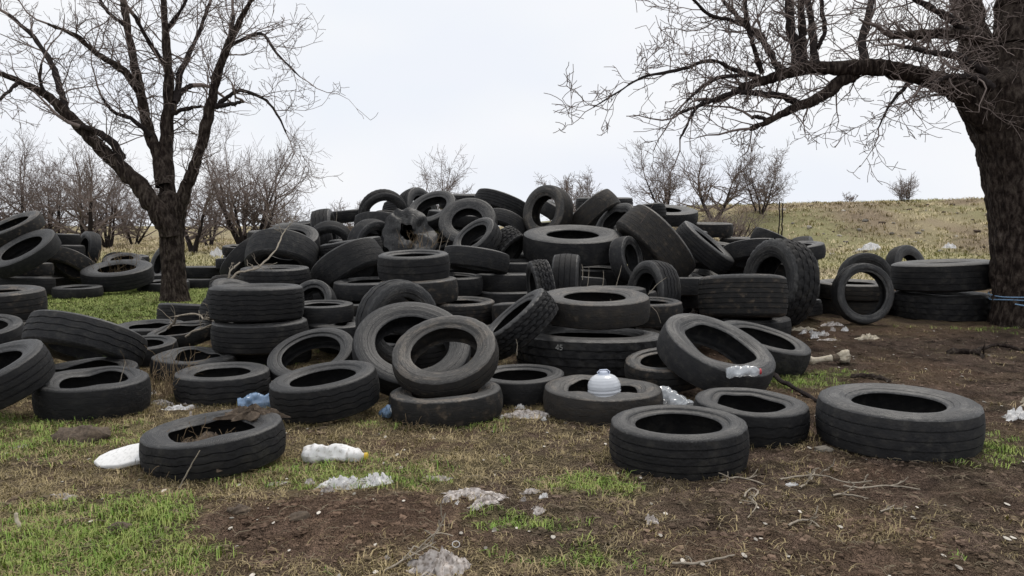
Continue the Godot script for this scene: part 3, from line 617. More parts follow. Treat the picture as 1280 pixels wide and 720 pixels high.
# ---------------------------------------------------------------- tyres
var rubber_side := []
var rubber_tread := []
func build_rubber() -> void:
	# raised rings, hatched bands and worn raised marks of the sidewall moulding
	var bump := Image.create(1536, 96, false, Image.FORMAT_RGBA8)
	var gr := noise(35, 0.35, 3)
	var wear := noise(37, 0.012, 2)
	var rb := RandomNumberGenerator.new()
	rb.seed = 38
	var marks := PackedFloat32Array()
	for x in 1536:
		marks.append(1.0 if rb.randf() < 0.5 else 0.0)
	for x in 1536:
		for y in 96:
			var f := y / 95.0
			var h := 0.4 + 0.18 * gr.get_noise_2d(x, y)
			if absf(f - 0.20) < 0.018 or absf(f - 0.34) < 0.012 or absf(f - 0.66) < 0.012:
				h += 0.35
			if f > 0.70 and f < 0.84 and x % 6 < 3:
				h += 0.22
			if f > 0.42 and f < 0.58 and wear.get_noise_2d(x, 0.0) > 0.05:
				if marks[(x / 5) * 3 % 1536] > 0.5 and marks[((x / 5) * 7 + (y / 5)) % 1536] > 0.5:
					h += 0.25
			bump.set_pixel(x, y, Color(h, h, h))
	bump.bump_map_to_normal_map(3.0)
	var emboss := ImageTexture.create_from_image(bump)
	var tn := normal_tex(36, 0.05, 5.0, 512, 5)
	# three tones of sidewall, each with its own dust; u runs once round the tyre, v from bead to shoulder
	for k in 6:
		var img := Image.create(768, 64, false, Image.FORMAT_RGB8)
		var a := noise(40 + k, 1.5, 4)
		var b := noise(50 + k, 5.0, 4)
		var base: Array = [[0.015, 0.015, 0.016], [0.021, 0.021, 0.022], [0.012, 0.0122, 0.0132], [0.028, 0.026, 0.024], [0.018, 0.0175, 0.017], [0.026, 0.0265, 0.028]][k]
		var mud: float = [0.5, 0.62, 0.4, 0.85, 0.95, 0.7][k]
		var mudc: Color = [Color(0.095, 0.091, 0.084), Color(0.095, 0.091, 0.084), Color(0.075, 0.072, 0.068), Color(0.115, 0.096, 0.076), Color(0.130, 0.104, 0.080), Color(0.120, 0.116, 0.110)][k]
		for x in 768:
			var th := TAU * x / 768.0
			var cx := cos(th)
			var cz := sin(th)
			for y in 64:
				var f := y / 63.0
				var rr := 0.6 + 0.4 * f
				var d := a.get_noise_3d(cx * rr, f * 1.2, cz * rr)
				var e := b.get_noise_3d(cx * rr * 2.0, f * 5.0, cz * rr * 2.0)
				var dust := sstep(0.02, 0.34, d + e * 0.6)
				var scuff := sstep(0.28, 0.42, e + 0.2 * sin(f * 40.0))
				var c := Color(base[0], base[1], base[2]) * (1.0 + e * 0.5)
				c = c.lerp(mudc, dust * mud * 0.75)
				c = c.lerp(Color(0.15, 0.148, 0.142), scuff * 0.30)
				img.set_pixel(x, y, Color(c.r, c.g, c.b).linear_to_srgb())
		var m := StandardMaterial3D.new()
		m.albedo_texture = ImageTexture.create_from_image(img)
		m.roughness = 0.5
		m.metallic_specular = 0.5
		m.normal_enabled = true
		m.normal_texture = emboss
		m.normal_scale = 1.2
		rubber_side.append(m)
		var t := tri_mat(ramp_tex(60 + k, 0.012, [[0.0, base[0] * 0.5, base[1] * 0.5, base[2] * 0.5], [0.45, base[0] * 0.85, base[1] * 0.85, base[2] * 0.88], [0.62, base[0] * 1.1, base[1] * 1.07, base[2] * 1.05], [0.72, mudc.r * 0.28, mudc.g * 0.28, mudc.b * 0.28], [0.9, mudc.r * mud * 0.7, mudc.g * mud * 0.7, mudc.b * mud * 0.7]], 512, 6), Vector3.ONE * (1.3 + 0.2 * k), 0.74, tn, 0.6, false)
		t.uv1_offset = Vector3(0.3 * k, 0.17 * k, 0.41 * k)
		t.metallic_specular = 0.38
		rubber_tread.append(t)

func tyre_meshes(dia: float, wid: float, rim: float, kind: int, dent: float, seed_: int) -> Array:
	var R := dia * 0.5
	var Ri := R * rim
	var hh := R - Ri
	var rng := RandomNumberGenerator.new()
	rng.seed = seed_
	var nz := noise(seed_, 0.75, 1)
	var wr := noise(seed_ + 7, 4.0, 2)
	var seg := 66
	if kind == 2:
		seg = 150
	elif dent > 2.0:
		seg = 110
	# strips of the cross-section: [part, [[radius, y], ...]]; parts 0 tread, 1 lower sidewall, 2 upper sidewall, 3 inner liner, 4 and 5 the bead of each sidewall
	var strips := []
	var side := [[Ri, 0.365], [Ri + 0.004, 0.395], [Ri + 0.014, 0.415], [Ri + 0.024, 0.418], [Ri + 0.030, 0.436], [Ri + hh * 0.28, 0.470], [Ri + hh * 0.42, 0.490], [Ri + hh * 0.50, 0.497], [Ri + hh * 0.52, 0.503], [Ri + hh * 0.55, 0.503], [Ri + hh * 0.57, 0.498], [Ri + hh * 0.70, 0.489], [Ri + hh * 0.82, 0.468], [Ri + hh * 0.91, 0.438], [R - 0.010, 0.405]]
	for s in [-1, 1]:
		var st := []
		var bead := []
		for k in side.size():
			var q: Array = side[k]
			if k < 5:
				bead.append([q[0], q[1] * s * wid])
			if k >= 4:
				st.append([q[0], q[1] * s * wid])
		strips.append([1 if s < 0 else 2, st])
		strips.append([4 if s < 0 else 5, bead])
	var depth: float = [0.0075, 0.0014, 0.0095][kind]
	var gw := 0.0065 if kind != 1 else 0.0045
	var ribs := rng.randi_range(4, 6) if wid > 0.24 else rng.randi_range(3, 5)
	if wid > 0.33:
		ribs = 7
	var zig := 0.0 if rng.randf() < 0.72 or wid > 0.33 else rng.randf_range(0.002, 0.005)
	var notch := rng.randi_range(2, 4)
	gw *= rng.randf_range(0.7, 1.5)
	var ye := 0.405 * wid
	var edges := []
	for k in ribs + 1:
		edges.append(lerpf(-ye, ye, float(k) / ribs))
	var crown := 0.010
	for k in ribs:
		var y0: float = edges[k] + (gw * 0.5 if k > 0 else 0.0)
		var y1: float = edges[k + 1] - (gw * 0.5 if k < ribs - 1 else 0.0)
		var st := []
		for q in 4:
			var y := lerpf(y0, y1, q / 3.0)
			st.append([R - crown * pow(y / ye, 2.0), y])
		strips.append([0, st, k])
		if k < ribs - 1:
			var y2: float = edges[k + 1] + gw * 0.5
			var ra := R - crown * pow(y1 / ye, 2.0)
			var rb := R - crown * pow(y2 / ye, 2.0)
			strips.append([0, [[ra, y1], [ra - depth, y1 + 0.001]], -1])
			strips.append([0, [[ra - depth, y1 + 0.001], [rb - depth, y2 - 0.001]], -1])
			strips.append([0, [[rb - depth, y2 - 0.001], [rb, y2]], -1])
	var inn := [[Ri, -0.365], [Ri + 0.022, -0.35], [Ri + 0.04, -0.375], [Ri + hh * 0.5, -0.445], [Ri + hh * 0.8, -0.41], [R - 0.024, -0.30], [R - 0.02, 0.0], [R - 0.024, 0.30], [Ri + hh * 0.8, 0.41], [Ri + hh * 0.5, 0.445], [Ri + 0.04, 0.375], [Ri + 0.022, 0.35], [Ri, 0.365]]
	var ist := []
	for q in inn:
		ist.append([q[0], q[1] * wid])
	strips.append([3, ist, -1])
	var out := [MB.new(), MB.new(), MB.new(), MB.new(), MB.new(), MB.new()]
	# deformation that only depends on the angle
	var ph := rng.randf() * TAU
	var th0 := rng.randf() * TAU
	var cs := PackedFloat32Array()
	var sn := PackedFloat32Array()
	var oval := PackedFloat32Array()
	var sagy := PackedFloat32Array()
	var sagr := PackedFloat32Array()
	var pin := PackedFloat32Array()
	var dd := 0.06 + dent * 0.55
	for a in seg + 1:
		var th := TAU * (a % seg) / seg
		cs.append(cos(th)); sn.append(sin(th))
		oval.append(1.0 + minf(dd, 1.0) * 0.022 * cos(2.0 * (th - ph)))
		sagy.append(dd * 0.030 * nz.get_noise_3d(cos(th), sin(th), 0.0) * 2.0)
		sagr.append(dd * 0.022 * nz.get_noise_3d(cos(th), sin(th), 5.0) * 2.0)
		var w := wrapf(th - th0, -PI, PI)
		pin.append(maxf(0.0, dent - 0.25) * exp(-w * w / 0.35))
	for st in strips:
		var mb: MB = out[st[0]]
		var pr: Array = st[1]
		var base := mb.v.size()
		var np := pr.size()
		var rib: int = st[2] if st.size() > 2 else -1
		for k in np:
			var r0: float = pr[k][0]
			var y0: float = pr[k][1]
			var bw := clampf((R - r0) / hh, 0.0, 1.0)
			for a in seg + 1:
				var r := r0
				var y := y0
				var aa := a % seg
				if st[0] == 0 and rib >= 0:
					if kind == 2:
						var ph2 := (aa + (3 if rib % 2 == 1 else 0) + (k if rib % 2 == 0 else -k) / 2 + 30) % 6
						if ph2 < 2:
							r -= depth * (0.9 if ph2 == 0 else 0.6)
					elif kind == 0 and (rib == 0 or rib == ribs - 1) and aa % notch == 0:
						r -= 0.0022
				elif (st[0] == 1 or st[0] == 2) and k >= np - 3:
					if kind == 2:
						if (aa + 30) % 6 < 2:
							r -= depth * 0.8
					elif aa % notch == 0 and kind == 0:
						r -= 0.003
				if st[0] == 0 and zig > 0.0 and absf(y0) < ye * 0.93:
					y += zig * (1.0 if (aa / 2) % 2 == 0 else -1.0)
				r = r * oval[a] + bw * sagr[a]
				y += bw * sagy[a]
				if pin[a] > 0.001:
					y -= pin[a] * (0.22 * bw + 0.10) * maxf(y, 0.0) * 1.6
					r -= pin[a] * 0.05 * (0.4 + bw)
				if dent > 2.0:
					var q := Vector3(cs[a] * r, y, sn[a] * r)
					r += 0.05 * wr.get_noise_3d(q.x, q.y, q.z) - 0.05 * bw
					y += 0.08 * wr.get_noise_3d(q.z + 9.0, q.x, q.y)
				mb.v.append(Vector3(cs[a] * r, y, sn[a] * r))
				mb.n.append(Vector3.UP)
				mb.t.append(Vector2(float(a) / seg, 1.0 - bw))
		# normals of this strip from neighbours along and across, closed round the seam
		for k in np:
			for a in seg:
				var ka := base + mini(k + 1, np - 1) * (seg + 1) + a
				var kb := base + maxi(k - 1, 0) * (seg + 1) + a
				var a1 := base + k * (seg + 1) + (a + 1) % seg
				var a0 := base + k * (seg + 1) + (a + seg - 1) % seg
				var nn := (mb.v[ka] - mb.v[kb]).cross(mb.v[a1] - mb.v[a0]).normalized()
				# outward: away from the middle of the tube
				var mid := Vector3(cs[a], 0, sn[a]) * (R + Ri) * 0.5
				var away := (mb.v[base + k * (seg + 1) + a] - mid)
				if st[0] != 3:
					if nn.dot(away) < 0.0:
						nn = -nn
				elif nn.dot(away) > 0.0:
					nn = -nn
				mb.n[base + k * (seg + 1) + a] = nn
			mb.n[base + k * (seg + 1) + seg] = mb.n[base + k * (seg + 1)]
		for k in np - 1:
			var q0 := base + k * (seg + 1)
			var face := (mb.v[q0 + seg + 2] - mb.v[q0]).cross(mb.v[q0 + 1] - mb.v[q0])
			var keep := face.dot(mb.n[q0] + mb.n[q0 + seg + 1]) > 0.0
			for a in seg:
				var q := q0 + a
				if keep:
					mb.quad(q, q + 1, q + seg + 2, q + seg + 1)
				else:
					mb.quad(q, q + seg + 1, q + seg + 2, q + 1)
	return [out[0].commit(), out[1].commit(), out[2].commit(), out[3].commit(), out[4].commit(), out[5].commit()]
func tyre_basis(n: Vector3, spin: float) -> Basis:
	var x := n.cross(Vector3(0.13, 0.2, 0.97)).normalized()
	var z := x.cross(n).normalized()
	return Basis(x, n, z) * Basis(Vector3.UP, spin)
var tyre_nodes := []
func dress_tyre(o: Node3D, ms: Array, tone: int) -> void:
	part("tread", ms[0], rubber_tread[tone], o)
	for k in 2:
		var w := part("sidewall", ms[1 + k], rubber_side[tone], o)
		part("bead", ms[4 + k], rubber_side[tone], w)
	part("inner_liner", ms[3], rubber_tread[tone], o)
func build_tyres() -> void:
	var rng := RandomNumberGenerator.new()
	rng.seed = 77
	var tones := [0, 1, 2, 5, 1, 2, 0, 3, 4, 0]
	for k in TYRES.size():
		var r: Array = TYRES[k]
		var big: bool = r[6] > 0.86
		var o := thing("truck_tyre" if big else "tyre", r[12], "truck tyre" if big else "tyre", Vector3(r[0], r[1], r[2]), TYRE_GROUPS[r[11]])
		o.basis = tyre_basis(Vector3(r[3], r[4], r[5]).normalized(), rng.randf() * TAU)
		var tone: int = tones[rng.randi() % 10]
		if k == 7 or k == 3:
			tone = 3
		elif r[10] > 2.0 or k == 8:
			tone = 2
		dress_tyre(o, tyre_meshes(r[6], r[7], r[8], r[9], r[10], 100 + k), tone)
		tyre_nodes.append(o)
	var protos := []
	for k in 4:
		protos.append(tyre_meshes(0.62, 0.18, 0.58, [0, 1, 1, 0][k], 0.3, 900 + k))
	for k in INNER_TYRES.size():
		var r: Array = INNER_TYRES[k]
		var far: bool = r[0] < -4.5
		var o := thing("tyre", "worn tyre buried inside the smaller heap under other tyres" if far else "worn tyre buried deep inside the main heap under other tyres", "tyre", Vector3(r[0], r[1], r[2]), "tyres buried in the smaller heap" if far else "tyres buried in the main heap")
		o.basis = tyre_basis(Vector3(r[3], r[4], r[5]).normalized(), rng.randf() * TAU).scaled_local(Vector3(r[6] / 0.62, r[7] / 0.18, r[6] / 0.62))
		dress_tyre(o, protos[k % 4], tones[rng.randi() % 10])

# ---------------------------------------------------------------- trees
var bark: StandardMaterial3D
var bark_dark: StandardMaterial3D
var twig_mat: StandardMaterial3D
var twig_far: StandardMaterial3D
var dead_wood: StandardMaterial3D
var n_bark := noise(81, 9.0, 4)
func rv(rng: RandomNumberGenerator) -> Vector3:
	return Vector3(rng.randf_range(-1, 1), rng.randf_range(-1, 1), rng.randf_range(-1, 1))
func shoot(mb: MB, p: Vector3, dir: Vector3, length: float, r: float, lvl: int, rng: RandomNumberGenerator, up: float, kids := 2, wob := 0.38, rmin := 0.003) -> void:
	var m := 5 if lvl > 0 else 3
	var pts := PackedVector3Array([p])
	var rs := PackedFloat32Array([r])
	var d := dir
	for k in m:
		d = (d + rv(rng) * wob + Vector3.UP * up).normalized()
		p += d * length / m
		pts.append(p)
		rs.append(maxf(rmin, r * lerpf(1.0, 0.35, float(k + 1) / m)))
	mb.tube(pts, rs, 5 if r > 0.02 else 3)
	if lvl > 0:
		for k in range(1, m + 1):
			for q in kids:
				if rng.randf() < 0.25:
					continue
				var dd := (pts[k] - pts[k - 1]).normalized()
				var s := (dd * 0.7 + rv(rng) * 0.95).normalized()
				shoot(mb, pts[k], s, length * rng.randf_range(0.3, 0.62), maxf(rmin, rs[k] * 0.6), lvl - 1, rng, up, kids, wob, rmin)
func spline(pts: PackedVector3Array, rs: PackedFloat32Array, sub: int, rng: RandomNumberGenerator, jit: float) -> Array:
	var op := PackedVector3Array()
	var orr := PackedFloat32Array()
	var m := pts.size()
	for k in m - 1:
		for s in sub:
			var f := float(s) / sub
			var p := pts[k].cubic_interpolate(pts[k + 1], pts[maxi(k - 1, 0)], pts[mini(k + 2, m - 1)], f)
			if k > 0 or s > 0:
				p += rv(rng) * jit * lerpf(rs[k], rs[k + 1], f)
			op.append(p)
			orr.append(lerpf(rs[k], rs[k + 1], f) * (1.0 + rng.randf_range(-0.5, 0.5) * minf(jit, 0.25)))
	op.append(pts[m - 1])
	orr.append(rs[m - 1])
	return [op, orr]
# branch drawn as [u, v, width in pixels] at a depth running from d0 to d1
func limb(tree: Node3D, twigs: MB, spec: Array, d0: float, d1: float, rng: RandomNumberGenerator, shoots: int, slen: float, m: Material, lvl := 1, up := 0.06) -> void:
	var pts := PackedVector3Array()
	var rs := PackedFloat32Array()
	for k in spec.size():
		var d := lerpf(d0, d1, float(k) / (spec.size() - 1))
		pts.append(at_depth(spec[k][0], spec[k][1], d) - tree.position)
		rs.append(spec[k][2] * 0.52 * d / FOCAL)
	var sp := spline(pts, rs, 6, rng, 0.13 if rs[0] > 0.05 else 0.3)
	var mb := MB.new()
	mb.tube(sp[0], sp[1], 18 if rs[0] > 0.05 else 10, n_bark, 0.02 if rs[0] > 0.05 else 0.005)
	mb.smooth()
	part("branch", mb.commit(), bark if rs[0] > 0.06 else m, tree)
	var op: PackedVector3Array = sp[0]
	var orr: PackedFloat32Array = sp[1]
	var total := op.size()
	for k in shoots:
		var q := int(rng.randf_range(0.18, 1.0) * (total - 1))
		var dd := (op[mini(q + 1, total - 1)] - op[maxi(q - 1, 0)]).normalized()
		var s := (dd * 0.55 + rv(rng) * 1.0 + Vector3.UP * 0.15).normalized()
		shoot(twigs, op[q], s, slen * rng.randf_range(0.4, 1.15), clampf(orr[q] * 0.4, 0.005, 0.012), lvl, rng, up, 1)
	shoot(twigs, op[total - 1], (op[total - 1] - op[total - 2]).normalized(), slen, orr[total - 1], lvl, rng, up, 1)
func build_left_tree() -> void:
	var rng := RandomNumberGenerator.new()
	rng.seed = 201
	var D := 11.3
	var base := at_depth(218, 376, D)
	base.y = ground_y(base.x, base.z) - 0.04
	var t := thing("bare_tree", "bare many limbed tree standing on the lawn between the two tyre heaps", "tree", base)
	var pts := PackedVector3Array()
	var rs := PackedFloat32Array()
	for s in [[219, 380, 42], [218, 368, 34], [217, 345, 29], [216, 320, 28], [215, 298, 29], [214, 280, 33], [212, 264, 34], [210, 244, 27]]:
		pts.append(at_depth(s[0], s[1], D) - base)
		rs.append(s[2] * 0.5 * D / FOCAL)
	var sp := spline(pts, rs, 10, rng, 0.0)
	var mb := MB.new()
	mb.tube(sp[0], sp[1], 40, n_bark, 0.028)
	mb.smooth()
	part("trunk", mb.commit(), bark, t)
	var tw := MB.new()
	var L := [
		[[[213, 294, 24], [205, 274, 25], [185, 248, 22], [166, 224, 19], [137, 196, 17], [112, 171, 15], [83, 142, 13], [58, 119, 10], [25, 102, 8], [-8, 88, 6], [-40, 70, 4]], -0.1, -0.6, 12],
		[[[153, 200, 11], [142, 180, 9], [118, 163, 7], [100, 158, 5]], -0.3, -0.5, 2],
		[[[84, 141, 9], [75, 112, 8], [66, 83, 7], [42, 46, 5], [12, 19, 4]], -0.4, 0.2, 9],
		[[[58, 119, 5], [50, 100, 4], [52, 80, 3]], -0.5, -0.7, 4],
		[[[25, 102, 5], [10, 115, 4], [-8, 130, 3]], -0.5, -0.9, 4],
		[[[204, 232, 17], [196, 190, 14], [183, 154, 12], [175, 112, 11], [167, 75, 9], [158, 25, 8], [152, -20, 6]], 0.0, 0.7, 12],
		[[[174, 113, 11], [154, 88, 9], [121, 67, 7], [95, 45, 5], [60, 30, 3]], 0.3, -0.3, 10],
		[[[187, 170, 6], [167, 150, 5], [142, 140, 4], [128, 122, 3]], 0.1, -0.4, 5],
		[[[209, 250, 20], [207, 200, 17], [210, 137, 14], [210, 83, 11], [206, 33, 8], [203, -20, 6]], 0.1, 0.4, 12],
		[[[215, 140, 8], [228, 85, 7], [245, 50, 5], [262, 5, 4]], 0.2, 0.9, 9],
		[[[219, 128, 8], [228, 114, 7], [240, 107, 6]], 0.2, 0.4, 1],
		[[[214, 143, 6], [233, 136, 5], [252, 133, 3]], 0.2, 0.1, 3],
		[[[209, 85, 7], [187, 54, 5], [167, 18, 4]], 0.3, -0.3, 8],
		[[[216, 288, 22], [222, 264, 20], [234, 232, 15], [246, 200, 13], [262, 137, 12], [271, 96, 11], [283, 62, 9], [300, 25, 7], [318, -5, 5]], 0.0, -0.4, 11],
		[[[264, 130, 8], [272, 88, 7], [286, 50, 5], [292, 20, 4]], -0.2, 0.3, 7],
		[[[270, 134, 7], [285, 121, 5], [300, 113, 4.5], [329, 123, 3.5], [346, 142, 2.5], [358, 167, 1.5]], -0.2, -0.6, 7],
		[[[272, 132, 6], [288, 130, 5], [303, 127, 4]], -0.2, -0.5, 1],
		[[[286, 58, 5], [325, 42, 4], [346, 67, 3], [375, 96, 1.5]], -0.3, -0.8, 8],
		[[[205, 40, 5], [225, 15, 4], [240, -15, 3]], 0.4, 0.2, 4],
		[[[160, 35, 5], [135, 15, 4], [120, -10, 3]], 0.6, 0.3, 5],
	]
	for s in L:
		limb(t, tw, s[0], D + s[1], D + s[2], rng, int(s[3] * 1.7), 0.72, bark_dark, 2 if s[3] > 3 else 1, 0.05)
	var o := part("twigs", tw.commit(), twig_mat, t)
	o.set_meta("kind", "stuff")
func build_right_tree() -> void:
	var rng := RandomNumberGenerator.new()
	rng.seed = 305
	var D := 8.75
	var base := at_depth(1280, 404, D)
	base.y = ground_y(base.x, base.z) - 0.04
	var t := thing("old_tree", "thick trunked bare old tree with a long crooked side limb", "tree", base)
	var pts := PackedVector3Array()
	var rs := PackedFloat32Array()
	for s in [[1296, 414, 124], [1294, 400, 102], [1292, 370, 93], [1290, 320, 91], [1288, 270, 92], [1284, 220, 97], [1279, 185, 103], [1272, 155, 106], [1262, 125, 104], [1256, 100, 84]]:
		pts.append(at_depth(s[0], s[1], D) - base)
		rs.append(s[2] * 0.5 * D / FOCAL)
	var sp := spline(pts, rs, 10, rng, 0.0)
	var mb := MB.new()
	mb.tube(sp[0], sp[1], 64, n_bark, 0.05)
	mb.smooth()
	part("trunk", mb.commit(), bark, t)
	var tw := MB.new()
	var L := [
		[[[1272, 196, 70], [1244, 156, 52], [1213, 126, 32], [1183, 105, 25], [1141, 93, 20], [1099, 84, 21], [1052, 85, 17], [1010, 84, 16], [976, 94, 12], [943, 104, 10], [917, 116, 8]], 0.0, -0.7, 26],
		[[[1070, 90, 18], [1052, 100, 16], [1027, 121, 14], [993, 135, 11], [959, 152, 7], [938, 161, 4]], -0.3, -0.7, 8],
		[[[960, 151, 5], [947, 146, 5], [940, 147, 4]], -0.6, -0.7, 0],
		[[[995, 128, 9], [975, 120, 8], [945, 117, 7], [917, 116, 6], [880, 130, 4.5], [850, 141, 3]], -0.4, -1.0, 8],
		[[[880, 125, 4], [866, 142, 3.5], [858, 158, 3], [850, 174, 2]], -0.9, -1.1, 2],
		[[[948, 96, 6], [921, 88, 5], [888, 76, 4.5], [854, 86, 4], [803, 97, 3], [774, 114, 2.2], [742, 134, 1.3]], -0.5, -1.4, 9],
		[[[940, 93, 6], [905, 96, 5], [883, 105, 4], [858, 126, 3]], -0.6, -1.3, 6],
		[[[974, 88, 9], [962, 66, 8], [951, 46, 7], [926, 25, 6], [905, 2, 5]], -0.6, -0.2, 8],
		[[[953, 92, 7], [945, 68, 6], [938, 46, 6], [932, 17, 5], [930, -15, 4]], -0.5, -0.9, 7],
		[[[958, 56, 6], [938, 38, 5], [917, 26, 5], [888, 19, 4], [864, -4, 3]], -0.4, -1.0, 7],
		[[[999, 88, 14], [995, 60, 12], [989, 34, 11], [984, -12, 9]], -0.5, -0.2, 6],
		[[[1006, 86, 10], [1003, 55, 9], [1002, 30, 9], [1000, -12, 8]], -0.4, -0.6, 6],
		[[[1020, 84, 10], [1017, 55, 9], [1014, 30, 8], [1009, -12, 7]], -0.4, 0.1, 6],
		[[[1022, 60, 6], [1031, 40, 5], [1028, 15, 5], [1026, -12, 4]], -0.3, -0.3, 4],
		[[[1082, 84, 12], [1080, 66, 10], [1078, 50, 10], [1086, 17, 8], [1092, -12, 7]], -0.2, 0.3, 6],
		[[[1228, 48, 16], [1204, 43, 13], [1162, 43, 11], [1115, 45, 7]], -0.2, -0.5, 12],
		[[[1240, 120, 46], [1226, 80, 40], [1214, 40, 36], [1203, -15, 32]], 0.1, 0.5, 12],
		[[[1268, 125, 70], [1270, 80, 62], [1275, 40, 58], [1284, -20, 54]], 0.0, 0.2, 14],
		[[[1230, 90, 12], [1195, 70, 8], [1165, 66, 6], [1130, 58, 4]], -0.3, -0.9, 10],
		[[[1240, 110, 12], [1215, 96, 9], [1180, 98, 6], [1150, 108, 4]], -0.4, -1.0, 10],
		[[[1218, 50, 12], [1190, 25, 9], [1160, 8, 7], [1120, -12, 5]], -0.2, -0.8, 9],
		[[[1150, 95, 7], [1130, 110, 5], [1110, 135, 3], [1098, 160, 2]], -0.2, -0.6, 6],
	]
	for s in L:
		limb(t, tw, s[0], D + s[1], D + s[2], rng, int(s[3] * 1.7), 0.56, bark_dark, 2 if s[3] > 5 else 1, 0.02)
	var o := part("twigs", tw.commit(), twig_mat, t)
	o.set_meta("kind", "stuff")
	# the blue cord tied round the trunk
	var rope := thing("tied_rope", "blue rope tied with a knot round the thick tree trunk", "rope", at_depth(1292, 371, D))
	var blue := mat(lin(0.20, 0.33, 0.50), 0.6)
	for k in 2:
		var pp := PackedVector3Array()
		var rr := PackedFloat32Array()
		for a in 41:
			var th := TAU * a / 40.0
			var rad := 0.405 + 0.012 * sin(th * 5.0 + k)
			pp.append(Vector3(cos(th) * rad, (0.03 if k == 0 else -0.02) * cos(th * 1.0) + 0.012 * sin(th * 3.0 + k * 2.0), sin(th) * rad))
			rr.append(0.007)
		var m2 := MB.new()
		m2.tube(pp, rr, 6)
		part("loop", m2.commit(), blue, rope)
	var kn := Vector3(-0.25, 0.0, 0.345)
	var m3 := MB.new()
	for k in 5:
		var pp := PackedVector3Array()
		var rr := PackedFloat32Array()
		for a in 9:
			var th := TAU * a / 8.0 + k
			pp.append(kn + Vector3(cos(th) * 0.028, sin(th * 1.0 + k) * 0.022, sin(th + k * 1.3) * 0.02))
			rr.append(0.008)
		m3.tube(pp, rr, 6)
	part("knot", m3.commit(), blue, rope)
	for e in [[Vector3(0.05, -0.03, 0.03), Vector3(0.09, -0.09, 0.035)], [Vector3(0.07, 0.03, 0.02), Vector3(0.13, 0.0, 0.02)], [Vector3(-0.05, -0.06, 0.0), Vector3(-0.11, -0.05, -0.06)]]:
		var m4 := MB.new()
		m4.tube(PackedVector3Array([kn, kn + e[0], kn + e[1]]), PackedFloat32Array([0.008, 0.008, 0.007]), 6)
		part("loose_end", m4.commit(), blue, rope)
func far_tree(u: float, v: float, d: float, h: float, spread: float, stems: int, seed_: int, called: String, label: String, group: String, lvl := 3, kids := 2, upb := 0.10) -> void:
	var rng := RandomNumberGenerator.new()
	rng.seed = seed_
	var p := at_depth(u, v, d)
	p.y = ground_y(p.x, p.z) - 0.05
	var t := thing(called, label, "shrub" if called == "bare_shrub" else "tree", p, group)
	var tw := MB.new()
	var rmin := 0.0031 * d / 20.0
	for k in stems:
		var a := TAU * k / stems + rng.randf()
		var lean := spread * rng.randf_range(0.35, 1.0) if stems > 1 else 0.08
		var dir := Vector3(cos(a) * lean, 1.0, sin(a) * lean).normalized()
		var hh := h * rng.randf_range(0.42, 0.62)
		var pts := PackedVector3Array()
		var rs := PackedFloat32Array()
		var q := Vector3(cos(a), 0, sin(a)) * 0.08 * stems * 0.3
		var r0 := h * 0.02 * (1.0 if stems > 2 else 1.5)
		for s in 7:
			pts.append(q)
			rs.append(r0 * lerpf(1.0, 0.35, s / 6.0))
			dir = (dir + rv(rng) * 0.14 + Vector3.UP * 0.04).normalized()
			q += dir * hh / 6.0
		var mb := MB.new()
		mb.tube(pts, rs, 7)
		part("trunk" if stems < 2 else "stem", mb.commit(), bark_dark, t)
		for s in range(2, 7):
			for b in kids:
				var sd := (Vector3(rng.randf_range(-1, 1), rng.randf_range(0.0, 1.0), rng.randf_range(-1, 1)) * Vector3(1.0 + spread, 1.0, 1.0 + spread)).normalized()
				shoot(tw, pts[s], sd, h * rng.randf_range(0.25, 0.44), rs[s] * 0.6, lvl - 1, rng, upb, 1 if b > 0 else 2, 0.26, rmin)
		shoot(tw, pts[6], dir, h * 0.42, rs[6], lvl - 1, rng, upb, 3, 0.25, rmin)
	var o := part("crown", tw.commit(), twig_far, t)
	o.set_meta("kind", "stuff")
